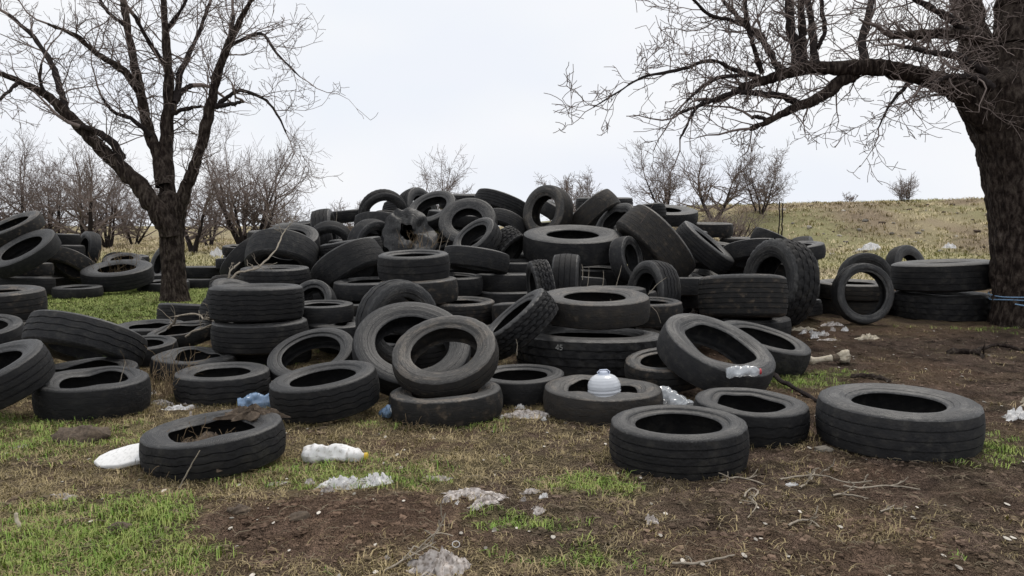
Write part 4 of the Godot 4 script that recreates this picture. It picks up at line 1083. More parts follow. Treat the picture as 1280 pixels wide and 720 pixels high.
func build_far_trees() -> void:
	var g := "bare trees along the field edge behind the smaller heap"
	var g2 := "small bare trees beyond the main heap"
	far_tree(20, 306, 38, 4.6, 0.5, 4, 401, "scrub_tree", "tall wispy bare tree rising behind the top of the smaller heap", g)
	far_tree(62, 304, 37, 3.7, 0.75, 6, 402, "scrub_tree", "bushy brown bare tree behind the stacked pair of the smaller heap", g, 3, 2)
	far_tree(108, 303, 34, 4.5, 0.45, 2, 403, "scrub_tree", "slender bare tree with an upright trunk behind the smaller heap", g)
	far_tree(135, 304, 36, 3.9, 0.7, 5, 404, "scrub_tree", "low spreading bare tree behind the truck tyre with weeds", g, 3, 2)
	far_tree(168, 303, 40, 3.4, 0.6, 4, 405, "scrub_tree", "thin bare tree seen under the long limb of the bare tree", g)
	far_tree(242, 313, 30, 3.6, 0.55, 2, 406, "scrub_tree", "leaning bare tree close behind the trunk of the large bare tree", g)
	far_tree(262, 302, 38, 3.5, 0.5, 3, 407, "scrub_tree", "small dark stemmed tree between the leaning tree and the broad one", g)
	far_tree(312, 306, 31, 4.6, 0.75, 7, 408, "scrub_tree", "broad dense many stemmed bare tree at the end of the main heap", g, 3, 2)
	far_tree(352, 300, 36, 2.6, 0.6, 4, 409, "scrub_tree", "low thin bare tree beside the broad dense bare tree", g)
	far_tree(548, 292, 34, 3.7, 0.7, 3, 410, "scrub_tree", "bare tree with spreading wispy crown showing above the heap top", g2)
	far_tree(700, 288, 44, 2.9, 0.7, 3, 411, "scrub_tree", "faint wispy tree showing behind the upright tyre on the heap top", g2)
	far_tree(728, 288, 46, 2.6, 0.6, 3, 412, "scrub_tree", "small bushy tree beside the faint wispy tree beyond the heap", g2)
	far_tree(830, 282, 44, 3.6, 0.75, 3, 413, "scrub_tree", "round crowned small bare tree behind the flat truck tyre", g2, 3, 3, 0.14)
	far_tree(892, 284, 41, 3.9, 0.85, 2, 414, "scrub_tree", "tall small bare tree next to the round crowned one", g2, 3, 3, 0.10)
	far_tree(950, 282, 40, 2.9, 1.0, 4, 415, "scrub_tree", "low bushy bare tree beside the two weathered stakes", g2, 3, 3, 0.10)
	far_tree(915, 290, 34, 1.9, 1.1, 11, 416, "bare_shrub", "tangled low shrub at the foot of the small trees", "low shrubs", 2, 2)
	far_tree(870, 290, 33, 1.6, 1.1, 9, 417, "bare_shrub", "sparse low shrub behind the slanting ribbed tyre", "low shrubs", 2, 2)
	far_tree(1130, 262, 47, 1.5, 0.8, 9, 418, "bare_shrub", "bare shrub standing on the crest of the grassy bank", "low shrubs", 2, 2, 0.14)
	far_tree(1062, 264, 47, 0.6, 0.9, 5, 419, "bare_shrub", "tiny shrub on the bank crest beside the bare shrub", "low shrubs", 2, 1)
	far_tree(430, 292, 40, 2.0, 0.7, 4, 420, "scrub_tree", "pale low tree behind the low end of the heap top", g2)

# ---------------------------------------------------------------- ground cover
func tuft(seed_: int, blades: int, h: float, spread: float, w: float) -> ArrayMesh:
	var rng := RandomNumberGenerator.new()
	rng.seed = seed_
	var mb := MB.new()
	for b in blades:
		var a := rng.randf() * TAU
		var o := Vector3(rng.randf_range(-1, 1), 0, rng.randf_range(-1, 1)) * spread * 0.5
		var out := Vector3(cos(a), 0, sin(a))
		var sd := Vector3(-sin(a), 0, cos(a)) * w * rng.randf_range(0.7, 1.3)
		var hh := h * rng.randf_range(0.5, 1.1)
		var bend := rng.randf_range(0.2, 1.9) * hh
		var m1 := o + out * bend * 0.3 + Vector3.UP * hh * 0.6
		var m2 := o + out * bend + Vector3.UP * hh * rng.randf_range(0.35, 1.0)
		var nn := (out * -0.3 + Vector3.UP).normalized()
		var i0 := mb.vert(o - sd - Vector3.UP * 0.01, nn)
		var i1 := mb.vert(o + sd - Vector3.UP * 0.01, nn)
		var i2 := mb.vert(m1 + sd * 0.8, nn)
		var i3 := mb.vert(m1 - sd * 0.8, nn)
		var i4 := mb.vert(m2, nn)
		mb.quad(i0, i1, i2, i3)
		mb.tri(i3, i2, i4)
	mb.orient()
	return mb.commit()
func scatter(called: String, label: String, category: String, mesh: Mesh, m: Material, xf: Array, cols: Array) -> void:
	var mm := MultiMesh.new()
	mm.transform_format = MultiMesh.TRANSFORM_3D
	mm.use_colors = true
	mm.mesh = mesh
	mm.instance_count = xf.size()
	for k in xf.size():
		mm.set_instance_transform(k, xf[k])
		mm.set_instance_color(k, cols[k])
	var o := MultiMeshInstance3D.new()
	o.name = numbered(called)
	o.multimesh = mm
	o.material_override = m
	add_child(o)
	tag(o, label, category, "", "stuff")
func blade_mat() -> StandardMaterial3D:
	var m := StandardMaterial3D.new()
	m.vertex_color_use_as_albedo = true
	m.roughness = 0.8
	m.metallic_specular = 0.25
	m.cull_mode = BaseMaterial3D.CULL_DISABLED
	m.backlight_enabled = true
	m.backlight = lin(0.15, 0.18, 0.06)
	return m
func pick_spot(rng: RandomNumberGenerator, near: bool) -> Vector2:
	# more, smaller tufts close by
	if near:
		var d := 1.9 + 6.6 * pow(rng.randf(), 1.5)
		return Vector2(rng.randf_range(-1, 1) * (0.62 * d + 0.9), -d)
	return Vector2.ZERO
func build_cover() -> void:
	var rng := RandomNumberGenerator.new()
	rng.seed = 501
	var bm := blade_mat()
	var up := Vector3.UP
	# green grass, near
	var xf := []
	var cl := []
	for k in 80000:
		var s := pick_spot(rng, true)
		var g := green_at(s.x, s.y)
		if rng.randf() > g * 1.25 - 0.08:
			continue
		var sc := rng.randf_range(0.55, 1.15)
		xf.append(Transform3D(Basis(up, rng.randf() * TAU).scaled(Vector3(sc, sc * rng.randf_range(0.4, 1.25), sc)) * Basis(Vector3.RIGHT, rng.randf_range(-0.5, 0.5)), Vector3(s.x, ground_y(s.x, s.y), s.y)))
		var f := pow(rng.randf(), 1.3) * 1.15
		cl.append(Color(0.190, 0.310, 0.065).lerp(Color(0.350, 0.400, 0.130), f) * rng.randf_range(0.75, 1.2))
	scatter("grass", "short green grass growing in patches on the soil", "grass", tuft(1, 10, 0.032, 0.07, 0.0014), bm, xf, cl)
	# dead yellow grass, near
	xf = []
	cl = []
	for k in 42000:
		var s := pick_spot(rng, true)
		if rng.randf() > dry_at(s.x, s.y) * 0.85:
			continue
		var sc := rng.randf_range(0.5, 1.2)
		xf.append(Transform3D(Basis(up, rng.randf() * TAU).scaled(Vector3(sc * 1.3, sc * rng.randf_range(0.3, 0.9), sc * 1.3)), Vector3(s.x, ground_y(s.x, s.y), s.y)))
		cl.append(Color(0.480, 0.385, 0.225).lerp(Color(0.280, 0.225, 0.115), rng.randf()) * rng.randf_range(0.6, 1.1))
	for q in TYRES:
		if q[2] < -6.2 or q[1] > 0.2 or q[4] < 0.9:
			continue
		for k in 110:
			var th := rng.randf() * TAU
			var rad: float = q[6] * 0.5 + rng.randf_range(-0.03, 0.05)
			var s := Vector2(q[0] + cos(th) * rad, q[2] + sin(th) * rad)
			if rng.randf() > 0.25 + dry_at(s.x, s.y):
				continue
			var sc := rng.randf_range(0.6, 1.5)
			xf.append(Transform3D(Basis(up, rng.randf() * TAU).scaled(Vector3(sc, sc * rng.randf_range(0.5, 1.4), sc)), Vector3(s.x, ground_y(s.x, s.y), s.y)))
			cl.append(Color(0.400, 0.310, 0.175).lerp(Color(0.200, 0.175, 0.075), rng.randf()) * rng.randf_range(0.5, 1.0))
	scatter("dead_grass", "trampled yellow brown dead grass on the soil", "grass", tuft(2, 9, 0.028, 0.09, 0.0013), bm, xf, cl)
	# loose straw and twigs lying about
	xf = []
	cl = []
	for k in 6500:
		var s := pick_spot(rng, true)
		var b := Basis(up, rng.randf() * TAU) * Basis(Vector3.RIGHT, rng.randf_range(-0.25, 0.25))
		b = b.scaled_local(Vector3(1, 1, rng.randf_range(0.15, 0.65)))
		xf.append(Transform3D(b, Vector3(s.x, ground_y(s.x, s.y) + 0.006, s.y)))
		cl.append(Color(0.40, 0.34, 0.24).lerp(Color(0.14, 0.105, 0.075), pow(rng.randf(), 0.6)))
	var st := MB.new()
	st.tube(PackedVector3Array([Vector3(0, 0, -0.06), Vector3(0.006, 0.006, -0.02), Vector3(-0.004, 0.004, 0.03), Vector3(0.003, 0.0, 0.06)]), PackedFloat32Array([0.0009, 0.0012, 0.0011, 0.0007]), 4)
	scatter("straw", "loose straw and bits of twig strewn over the mud", "straw", st.commit(), bm, xf, cl)
	# clods of earth
	xf = []
	cl = []
	for k in 30000:
		var s := pick_spot(rng, true)
		var soil := 1.0 - maxf(green_at(s.x, s.y), dry_at(s.x, s.y) * 0.7)
		if rng.randf() > soil * 0.9:
			continue
		var sc := 0.003 + 0.013 * pow(rng.randf(), 4.0)
		var b := Basis(up, rng.randf() * TAU) * Basis(Vector3.RIGHT, rng.randf() * TAU)
		xf.append(Transform3D(b.scaled(Vector3(sc, sc * 0.5, sc)), Vector3(s.x, ground_y(s.x, s.y) - sc * 0.05, s.y)))
		cl.append(ground_color(s.x, s.y) * rng.randf_range(0.5, 1.0))
	var cm := StandardMaterial3D.new()
	cm.vertex_color_use_as_albedo = true
	cm.roughness = 0.95
	cm.metallic_specular = 0.2
	scatter("earth_clods", "crumbs and clods of dark earth lying on the mud", "soil", lump(3, 0.95, 12, 8), cm, xf, cl)
	# pale flecks: husks, chips of plastic and paper
	xf = []
	cl = []
	for k in 620:
		var s := pick_spot(rng, true)
		var sc := rng.randf_range(0.003, 0.009)
		xf.append(Transform3D((Basis(up, rng.randf() * TAU) * Basis(Vector3.RIGHT, rng.randf_range(-0.6, 0.6))).scaled(Vector3(sc, sc * 0.2, sc * rng.randf_range(0.8, 3.0))), Vector3(s.x, ground_y(s.x, s.y) + 0.004, s.y)))
		cl.append(Color(0.55, 0.51, 0.45) * rng.randf_range(0.35, 1.2))
	scatter("pale_flecks", "tiny pale chips and husks dotted over the ground", "litter", lump(5, 0.3, 8, 5), cm, xf, cl)
	# the lawn between the heaps
	xf = []
	cl = []
	for k in 16000:
		var s := Vector2(rng.randf_range(-8.5, -1.2), -rng.randf_range(8.2, 15.0))
		if rng.randf() > green_at(s.x, s.y) + 0.12:
			continue
		var sc := rng.randf_range(0.7, 1.5)
		xf.append(Transform3D(Basis(up, rng.randf() * TAU).scaled(Vector3(sc * 1.6, sc * 0.9, sc * 1.6)), Vector3(s.x, ground_y(s.x, s.y), s.y)))
		cl.append(Color(0.195, 0.270, 0.072).lerp(Color(0.320, 0.345, 0.125), rng.randf()) * rng.randf_range(0.75, 1.15))
	scatter("lawn", "fresh green grass between the two heaps around the bare tree", "grass", tuft(6, 8, 0.030, 0.08, 0.0024), bm, xf, cl)
	# rough grass on the field and on the bank
	xf = []
	cl = []
	for k in 30000:
		var d := 15.0 + 50.0 * pow(rng.randf(), 1.4)
		var x := rng.randf_range(-0.75, 0.75) * d
		var gy := ground_y(x, -d)
		var sc := rng.randf_range(0.6, 1.6) * (0.6 + d * 0.018)
		xf.append(Transform3D(Basis(up, rng.randf() * TAU).scaled(Vector3(sc * 1.5, sc * rng.randf_range(0.5, 1.1), sc * 1.5)), Vector3(x, gy, -d)))
		var e := clampf(0.5 + n_dump.get_noise_2d(x * 2.2, -d * 2.2) * 1.8, 0.0, 1.0)
		var c := Color(0.500, 0.430, 0.275).lerp(Color(0.350, 0.280, 0.195), e)
		c = c.lerp(Color(0.300, 0.320, 0.125), green_at(x, -d) * 0.8)
		cl.append(c * rng.randf_range(0.75, 1.25))
	scatter("rough_grass", "rough dry grass covering the field and the bank behind", "grass", tuft(7, 8, 0.11, 0.16, 0.006), bm, xf, cl)
	# rubble and litter on the bank
	xf = []
	cl = []
	for k in 320:
		var d := rng.randf_range(27, 48)
		var x := rng.randf_range(0.22, 0.62) * d
		var sc := 0.02 + 0.09 * pow(rng.randf(), 3.0)
		xf.append(Transform3D(Basis(rv(rng).normalized(), rng.randf() * TAU).scaled(Vector3(sc * 1.4, sc * 0.7, sc)), Vector3(x, ground_y(x, -d) + sc * 0.3, -d)))
		cl.append(Color(0.52, 0.48, 0.42) * rng.randf_range(0.3, 1.0) if rng.randf() < 0.55 else Color(0.09, 0.07, 0.055))
	scatter("bank_litter", "pale rubble and litter strewn over the grassy bank", "litter", lump(8, 0.6, 12, 8), cm, xf, cl)
func lump(seed_: int, rough: float, seg := 16, rings := 10) -> ArrayMesh:
	var f := noise(seed_, 0.9, 3)
	var mb := MB.new()
	for a in rings + 1:
		for b in seg + 1:
			var th := PI * a / rings
			var ph := TAU * (b % seg) / seg
			var p := Vector3(sin(th) * cos(ph), cos(th), sin(th) * sin(ph))
			p *= 1.0 + rough * 1.6 * f.get_noise_3d(p.x * 1.4, p.y * 1.4, p.z * 1.4)
			mb.vert(p, p.normalized(), Vector2(float(b) / seg, float(a) / rings))
	for a in rings:
		for b in seg:
			var k := a * (seg + 1) + b
			mb.quad(k, k + 1, k + seg + 2, k + seg + 1)
	mb.smooth()
	return mb.commit()

# ---------------------------------------------------------------- litter
func rag_mesh(rx: float, rz: float, h: float, seed_: int, flat := 0.35) -> ArrayMesh:
	var f := noise(seed_, 1.0, 4)
	var g := noise(seed_ + 3, 0.9, 2)
	var e := noise(seed_ + 5, 2.4, 2)
	var mb := MB.new()
	var R := 18
	var S := 52
	for a in R + 1:
		for b in S + 1:
			var th := TAU * (b % S) / S
			var q := float(a) / R
			var edge := 1.0 + 0.8 * f.get_noise_2d(cos(th) * 1.6 + 3.0, sin(th) * 1.6)
			var x := cos(th) * q * edge
			var z := sin(th) * q * edge
			var fold := (1.0 - absf(g.get_noise_2d(x * 1.4, z * 1.4)) * 3.0) * 0.55 + e.get_noise_2d(x, z) * 0.45
			var y := h * ((1.0 - q * q) * flat + maxf(fold, 0.0) * (1.0 - q * q * q)) - 0.008 * q * q
			x += 0.22 * g.get_noise_2d(z * 1.6 + 5.0, x * 1.6)
			z += 0.22 * g.get_noise_2d(x * 1.6 - 8.0, z * 1.6)
			mb.vert(Vector3(x * rx, y, z * rz), Vector3.UP, Vector2(x, z))
	for a in R:
		for b in S:
			var k := a * (S + 1) + b
			mb.quad(k, k + 1, k + S + 2, k + S + 1)
	mb.smooth()
	return mb.commit()
var cloth_white: StandardMaterial3D
var cloth_dirty: StandardMaterial3D
func rag(u: float, v: float, rx: float, rz: float, h: float, seed_: int, m: Material, called: String, label: String, group := "", turn := 0.0, cat := "") -> void:
	var p := on_ground(u, v)
	var o := single(called, rag_mesh(rx, rz, h, seed_), m, label, cat if cat != "" else called.replace("_", " "), p, group)
	o.rotation.y = turn
func bottle_parts(o: Node3D, R: float, L: float, body: Material, cap: Material, crush := 0.0, ridges := true, seed_ := 1) -> void:
	# stands on y = 0, cap at the top
	var pr := PackedVector2Array()
	pr.append(Vector2(0.001, 0.012)); pr.append(Vector2(R * 0.6, 0.004)); pr.append(Vector2(R * 0.86, 0.0)); pr.append(Vector2(R, 0.015))
	var n := 26
	for k in n:
		var y := lerpf(0.02, L * 0.66, float(k) / (n - 1))
		pr.append(Vector2(R * (1.0 - (0.045 if (ridges and k % 3 == 1) else 0.0)), y))
	for k in 8:
		var a := k / 7.0
		pr.append(Vector2(lerpf(R, 0.016, 1.0 - cos(a * PI * 0.5)), lerpf(L * 0.68, L * 0.91, sin(a * PI * 0.5) * 0.6 + a * 0.4)))
	pr.append(Vector2(0.014, L * 0.93)); pr.append(Vector2(0.014, L * 0.955))
	var mb := MB.new()
	mb.lathe(pr, 28, noise(seed_, 14.0, 2) if crush > 0.0 else null, crush)
	mb.smooth()
	part("body", mb.commit(), body, o)
	var cp := MB.new()
	cp.lathe(PackedVector2Array([Vector2(0.016, L * 0.945), Vector2(0.0165, L * 0.95), Vector2(0.0165, L * 0.985), Vector2(0.014, L * 0.995), Vector2(0.0, L)]), 20)
	part("cap", cp.commit(), cap, o)
func plastic(c: Color, alpha: float, rough := 0.15) -> StandardMaterial3D:
	var m := mat(c, rough)
	if alpha < 1.0:
		m.transparency = BaseMaterial3D.TRANSPARENCY_ALPHA
		m.albedo_color.a = alpha
	m.cull_mode = BaseMaterial3D.CULL_DISABLED
	return m
func lay(o: Node3D, dir: Vector3, roll := 0.0) -> void:
	var y := dir.normalized()
	var x := y.cross(Vector3(0.05, 1, 0.02)).normalized()
	o.basis = Basis(x, y, x.cross(y)) * Basis(Vector3.UP, roll)
func stick(called: String, label: String, cat: String, pts: Array, r0: float, r1: float, m: Material, seed_: int, side := 0, slen := 0.2, group := "") -> void:
	var rng := RandomNumberGenerator.new()
	rng.seed = seed_
	var base: Vector3 = pts[0]
	var o := thing(called, label, cat, base, group)
	var pp := PackedVector3Array()
	var rr := PackedFloat32Array()
	for k in pts.size():
		pp.append(pts[k] - base)
		rr.append(lerpf(r0, r1, float(k) / (pts.size() - 1)))
	var sp := spline(pp, rr, 5, rng, 0.5)
	var mb := MB.new()
	mb.tube(sp[0], sp[1], 8, n_bark, r0 * 0.3)
	mb.smooth()
	part("stem", mb.commit(), m, o)
	for k in side:
		var q := rng.randi_range(3, sp[0].size() - 2)
		var b := MB.new()
		var d: Vector3 = (sp[0][q + 1] - sp[0][q - 1]).normalized()
		shoot(b, sp[0][q], (d * 0.6 + rv(rng) * 0.8 + Vector3.UP * 0.2).normalized(), slen * rng.randf_range(0.5, 1.2), sp[1][q] * 0.6, 1, rng, 0.0, 1, 0.3, 0.0025)
		part("side_twig", b.commit(), m, o)
func build_litter() -> void:
	var white_pet := plastic(lin(0.78, 0.81, 0.86), 0.72, 0.25)
	var clear_pet := plastic(lin(0.70, 0.74, 0.78), 0.38, 0.12)
	var milky := mat(lin(0.62, 0.62, 0.62), 0.5)
	var blue_pet := plastic(lin(0.22, 0.34, 0.52), 0.72, 0.2)
	# water jug standing in the squashed tyre
	var jt: Vector3 = Vector3(TYRES[3][0], TYRES[3][1], TYRES[3][2])
	var jug := thing("water_jug", "large ridged whitish plastic water jug standing inside the squashed tyre", "jug", Vector3(jt.x + 0.012, ground_y(jt.x, jt.z) + 0.0, jt.z + 0.03))
	var pr := PackedVector2Array([Vector2(0.001, 0.008), Vector2(0.07, 0.002), Vector2(0.088, 0.012)])
	for k in 34:
		var y := lerpf(0.016, 0.178, k / 33.0)
		pr.append(Vector2(0.097 - 0.004 * (0.5 + 0.5 * cos(y * 260.0)), y))
	for k in 24:
		var a := (k + 1) / 24.0 * PI * 0.5
		pr.append(Vector2(lerpf(0.022, 0.097, pow(cos(a), 0.85)) - 0.0015 * (0.5 + 0.5 * cos(k * 1.6)), 0.180 + 0.086 * sin(a)))
	pr.append(Vector2(0.022, 0.268))
	var mb := MB.new()
	mb.lathe(pr, 36)
	part("body", mb.commit(), white_pet, jug)
	var cp := MB.new()
	cp.lathe(PackedVector2Array([Vector2(0.025, 0.262), Vector2(0.0255, 0.265), Vector2(0.0255, 0.282), Vector2(0.022, 0.286), Vector2(0.0, 0.287)]), 20)
	part("cap", cp.commit(), mat(lin(0.60, 0.65, 0.76), 0.4), jug)
	jug.scale = Vector3(0.95, 0.84, 0.95)
	jug.rotation.z = 0.05
	var hd := MB.new()
	hd.tube(PackedVector3Array([Vector3(-0.026, 0.262, 0), Vector3(-0.036, 0.282, 0.004), Vector3(-0.02, 0.297, 0.006), Vector3(0.02, 0.297, 0.006), Vector3(0.036, 0.282, 0.004), Vector3(0.026, 0.262, 0)]), PackedFloat32Array([0.004, 0.004, 0.004, 0.004, 0.004, 0.004]), 6)
	part("handle", hd.commit(), mat(lin(0.62, 0.68, 0.82), 0.4), jug)
	# clear bottle between tyres
	var p := on_ground(862, 524)
	var b1 := thing("clear_bottle", "empty clear plastic bottle lying between the scuffed and the squashed tyre", "bottle", p + Vector3(0, 0.046, 0))
	bottle_parts(b1, 0.044, 0.29, clear_pet, mat(lin(0.5, 0.53, 0.56), 0.5), 0.5, true, 3)
	lay(b1, Vector3(-0.55, 0.22, -0.8))
	# bottle with the red cap in the warped tyre
	var wt := tyre_node("warped tyre")
	var b2 := thing("red_capped_bottle", "small clear bottle with a red cap lying in the warped tyre", "bottle", at_depth(908, 466, 4.66))
	bottle_parts(b2, 0.03, 0.19, clear_pet, mat(lin(0.50, 0.045, 0.06), 0.45), 0.6, true, 4)
	lay(b2, Vector3(1.0, 0.06, 0.1))
	# crushed blue bottle
	p = on_ground(298, 511)
	var b3 := thing("blue_bottle", "crushed blue tinted plastic bottle lying between two tyres", "bottle", p + Vector3(0, 0.04, 0))
	bottle_parts(b3, 0.043, 0.25, blue_pet, mat(lin(0.2, 0.32, 0.5), 0.5), 0.6, true, 5)
	lay(b3, Vector3(1.0, 0.12, -0.25))
	# white bottle with a yellow cap
	p = on_ground(380, 574)
	var b4 := thing("white_bottle", "dirty white plastic bottle with a yellow cap lying in the grass", "bottle", p + Vector3(0, 0.036, 0))
	bottle_parts(b4, 0.039, 0.29, cloth_white, mat(lin(0.62, 0.42, 0.03), 0.5), 0.45, false, 6)
	lay(b4, Vector3(1.0, -0.03, 0.05))
	p = on_ground(500, 521)
	var b5 := thing("bottle_piece", "bluish bottle piece beside the tyre under the propped one", "bottle", p + Vector3(-0.09, 0.03, -0.02))
	bottle_parts(b5, 0.028, 0.13, blue_pet, mat(lin(0.4, 0.45, 0.5), 0.5), 1.0, true, 8)
	lay(b5, Vector3(0.5, 0.3, 0.8))
	# white foam board
	p = on_ground(150, 582)
	var fb := MB.new()
	var outl := [Vector2(-0.115, 0.012), Vector2(-0.10, 0.045), Vector2(-0.06, 0.075), Vector2(0.02, 0.10), Vector2(0.10, 0.105), Vector2(0.12, 0.09), Vector2(0.118, 0.0), Vector2(0.09, -0.035), Vector2(0.0, -0.05), Vector2(-0.08, -0.035)]
	var cn := outl.size()
	for s in [[0.0, 0.93], [0.006, 1.0], [0.019, 1.0], [0.026, 0.95]]:
		for q in outl:
			fb.vert(Vector3(q.x * s[1], s[0], -q.y * s[1]), Vector3.UP)
	for a in 3:
		for b in cn:
			fb.quad(a * cn + b, a * cn + (b + 1) % cn, (a + 1) * cn + (b + 1) % cn, (a + 1) * cn + b)
	var tc := fb.vert(Vector3(0, 0.0275, -0.03), Vector3.UP)
	var bc := fb.vert(Vector3(0, 0.0, -0.03), Vector3.DOWN)
	for b in cn:
		fb.tri(3 * cn + b, 3 * cn + (b + 1) % cn, tc)
		fb.tri((b + 1) % cn, b, bc)
	fb.smooth()
	var fo := single("foam_board", fb.commit(), tri_mat(ramp_tex(91, 0.03, [[0.0, 0.45, 0.45, 0.44], [0.4, 0.80, 0.80, 0.79], [1.0, 0.86, 0.86, 0.86]]), Vector3.ONE * 3.0, 0.8), "white foam board propped against the tyre filled with soil", "board", p + Vector3(0.01, 0.015, 0))
	fo.rotation = Vector3(0.34, 0.22, 0.12)
	# soil and dead grass inside the front tyre
	var ft := Vector3(TYRES[4][0], 0, TYRES[4][2])
	var so := single("soil_fill", rag_mesh(0.22, 0.22, 0.05, 93, 0.9), soil_mat(), "brown soil heaped inside the tyre lying in the grass", "soil", ft + Vector3(0.0, 0.05, 0.0))
	so.set_meta("kind", "stuff")
	var so2 := single("soil_fill", rag_mesh(0.13, 0.06, 0.035, 94, 0.9), soil_mat(), "dried soil caked on the rim of the tyre lying in the grass", "soil", ft + Vector3(0.12, 0.165, -0.19))
	so2.set_meta("kind", "stuff")
	# cloth and paper
	rag(430, 608, 0.12, 0.055, 0.05, 601, cloth_white, "white_rag", "crumpled torn white rag in the grass behind the dark soil mound", "", 0.2, "rag")
	rag(470, 606, 0.055, 0.045, 0.045, 602, cloth_white, "white_rag", "small white lump of rag beside the crumpled torn rag", "", 0.5, "rag")
	rag(350, 602, 0.075, 0.022, 0.012, 603, cloth_dirty, "paper_scrap", "thin pale paper strip lying beside the soil filled tyre", "paper scraps", 0.3, "scrap")
	rag(590, 620, 0.10, 0.05, 0.022, 604, cloth_dirty, "soiled_rag", "flat soiled rag trodden into the mud between two green patches", "", -0.2, "rag")
	rag(608, 634, 0.075, 0.04, 0.025, 605, cloth_dirty, "soiled_rag", "second soiled rag touching the flat trodden one", "", 0.9, "rag")
	rag(545, 597, 0.07, 0.028, 0.018, 606, cloth_dirty, "paper_scrap", "pale paper scrap on mud behind the trodden rags", "paper scraps", 0.1, "scrap")
	rag(663, 616, 0.045, 0.02, 0.016, 607, cloth_dirty, "paper_scrap", "small paper scrap just beyond the trodden rags", "paper scraps", 0.4, "scrap")
	rag(672, 638, 0.04, 0.025, 0.016, 608, cloth_dirty, "paper_scrap", "small torn scrap beside the green tuft near the trodden rags", "paper scraps", -0.4, "scrap")
	rag(549, 712, 0.10, 0.085, 0.07, 609, cloth_dirty, "dirty_cloth_bundle", "dirty white cloth bundle with a cord loop half buried in mud", "", 0.3, "cloth")
	rag(812, 654, 0.03, 0.02, 0.02, 610, cloth_dirty, "paper_scrap", "single curled scrap on bare mud before the scuffed tyre", "paper scraps", 0.3, "scrap")
	rag(222, 509, 0.14, 0.05, 0.03, 611, cloth_white, "white_rag", "torn white rags on the soil below the dead weed clump", "", 0.3, "rag")
	rag(200, 503, 0.06, 0.03, 0.03, 612, cloth_dirty, "soiled_rag", "small soiled rag at the edge of the dead weed clump", "", 0.0, "rag")
	rag(288, 520, 0.075, 0.022, 0.02, 613, cloth_white, "paper_scrap", "white paper strip in front of the blue bottle", "paper scraps", 0.25, "scrap")
	rag(328, 520, 0.035, 0.014, 0.012, 614, cloth_white, "paper_scrap", "tiny white paper scrap in front of the ribbed tyre", "paper scraps", 0.25, "scrap")
	rag(660, 520, 0.13, 0.05, 0.035, 615, cloth_dirty, "soiled_rag", "grey torn rags under the edge of the squashed tyre", "", 0.1, "rag")
	rag(1085, 422, 0.12, 0.06, 0.045, 616, cloth_bone(), "pale_cloth", "pale cloth lump on mud beyond the broken bone", "", 0.4, "cloth")
	rag(1040, 407, 0.14, 0.07, 0.055, 617, cloth_dirty, "paper_bag", "crumpled greyish bag lying before the thin upright tyre", "", 0.4, "bag")
	rag(1003, 412, 0.16, 0.06, 0.035, 618, cloth_bone(), "litter_heap", "small heap of pale scraps beside the tilted dark tyre", "", 0.4, "litter")
	rag(1035, 424, 0.20, 0.06, 0.025, 619, cloth_dirty, "litter_heap", "flat spread of pale scraps between bag and broken bone", "", 0.1, "litter")
	rag(965, 405, 0.25, 0.08, 0.05, 620, soil_mat(), "litter_heap", "brown rubbish piled at the foot of the wide grooved tyre", "", 0.1, "litter")
	rag(1272, 522, 0.09, 0.05, 0.06, 621, cloth_white, "white_rag", "crumpled white rag on the mud beside the big wide tyre", "", 0.2, "rag")
	rag(1290, 505, 0.08, 0.05, 0.05, 622, cloth_bone(), "pale_cloth", "pale brown cloth lump behind the crumpled white rag", "", 0.2, "cloth")
	rag(75, 622, 0.07, 0.02, 0.018, 623, cloth_dirty, "paper_scrap", "pinkish paper scrap among dead grass before the foam board", "paper scraps", 0.2, "scrap")
	rag(868, 402, 0.10, 0.08, 0.16, 624, cloth_dirty, "crumpled_bag", "grey crumpled bag standing between the upright and the wide grooved tyre", "", 0.2, "bag")
	rag(30, 558, 0.05, 0.02, 0.012, 625, cloth_dirty, "paper_scrap", "pale flat scrap on green grass by the tilted ribbed tyre", "paper scraps", 0.2, "scrap")
	rag(1125, 549, 0.03, 0.02, 0.012, 626, cloth_white, "paper_scrap", "white chip on top edge of mud inside the wide tyre", "paper scraps", 0.0, "scrap")
	rag(990, 605, 0.03, 0.014, 0.012, 627, cloth_white, "paper_scrap", "white chip among pale roots on the bare mud", "paper scraps", 0.0, "scrap")
	for q in [[1090, 294, 0.34, 0.25, 0.22, 630, "large white bag dumped on the grassy bank"], [1003, 285, 0.2, 0.15, 0.25, 631, "white bag at the shrub side of the bank"], [1075, 306, 0.15, 0.1, 0.1, 632, "small white scrap below the large white bag"], [272, 322, 0.22, 0.12, 0.28, 633, "white bag beyond the flat stacked tyres near the bare tree"], [1188, 279, 0.25, 0.15, 0.16, 634, "pale bag near the top of the bank beside the thick tree"]]:
		var pp := at_depth(q[0], q[1], 26.0 if q[0] < 400 else 31.0)
		var bo := single("dumped_bag", rag_mesh(q[2], q[3], q[4], q[5], 0.6), cloth_white, q[6], "bag", Vector3(pp.x, ground_y(pp.x, pp.z), pp.z), "bags dumped on the field")
	var rs := RandomNumberGenerator.new()
	rs.seed = 650
	var shreds := [[430, 606, 9, "torn white shred beside the crumpled white rag behind the mound"], [595, 626, 10, "torn pale shred beside the trodden soiled rags"], [550, 708, 7, "torn pale shred beside the dirty cloth bundle"], [215, 508, 8, "torn white shred below the dead weed clump"], [1020, 416, 12, "pale shred strewn between the bag and the broken bone"], [655, 520, 6, "grey shred beside the squashed tyre with the jug"]]
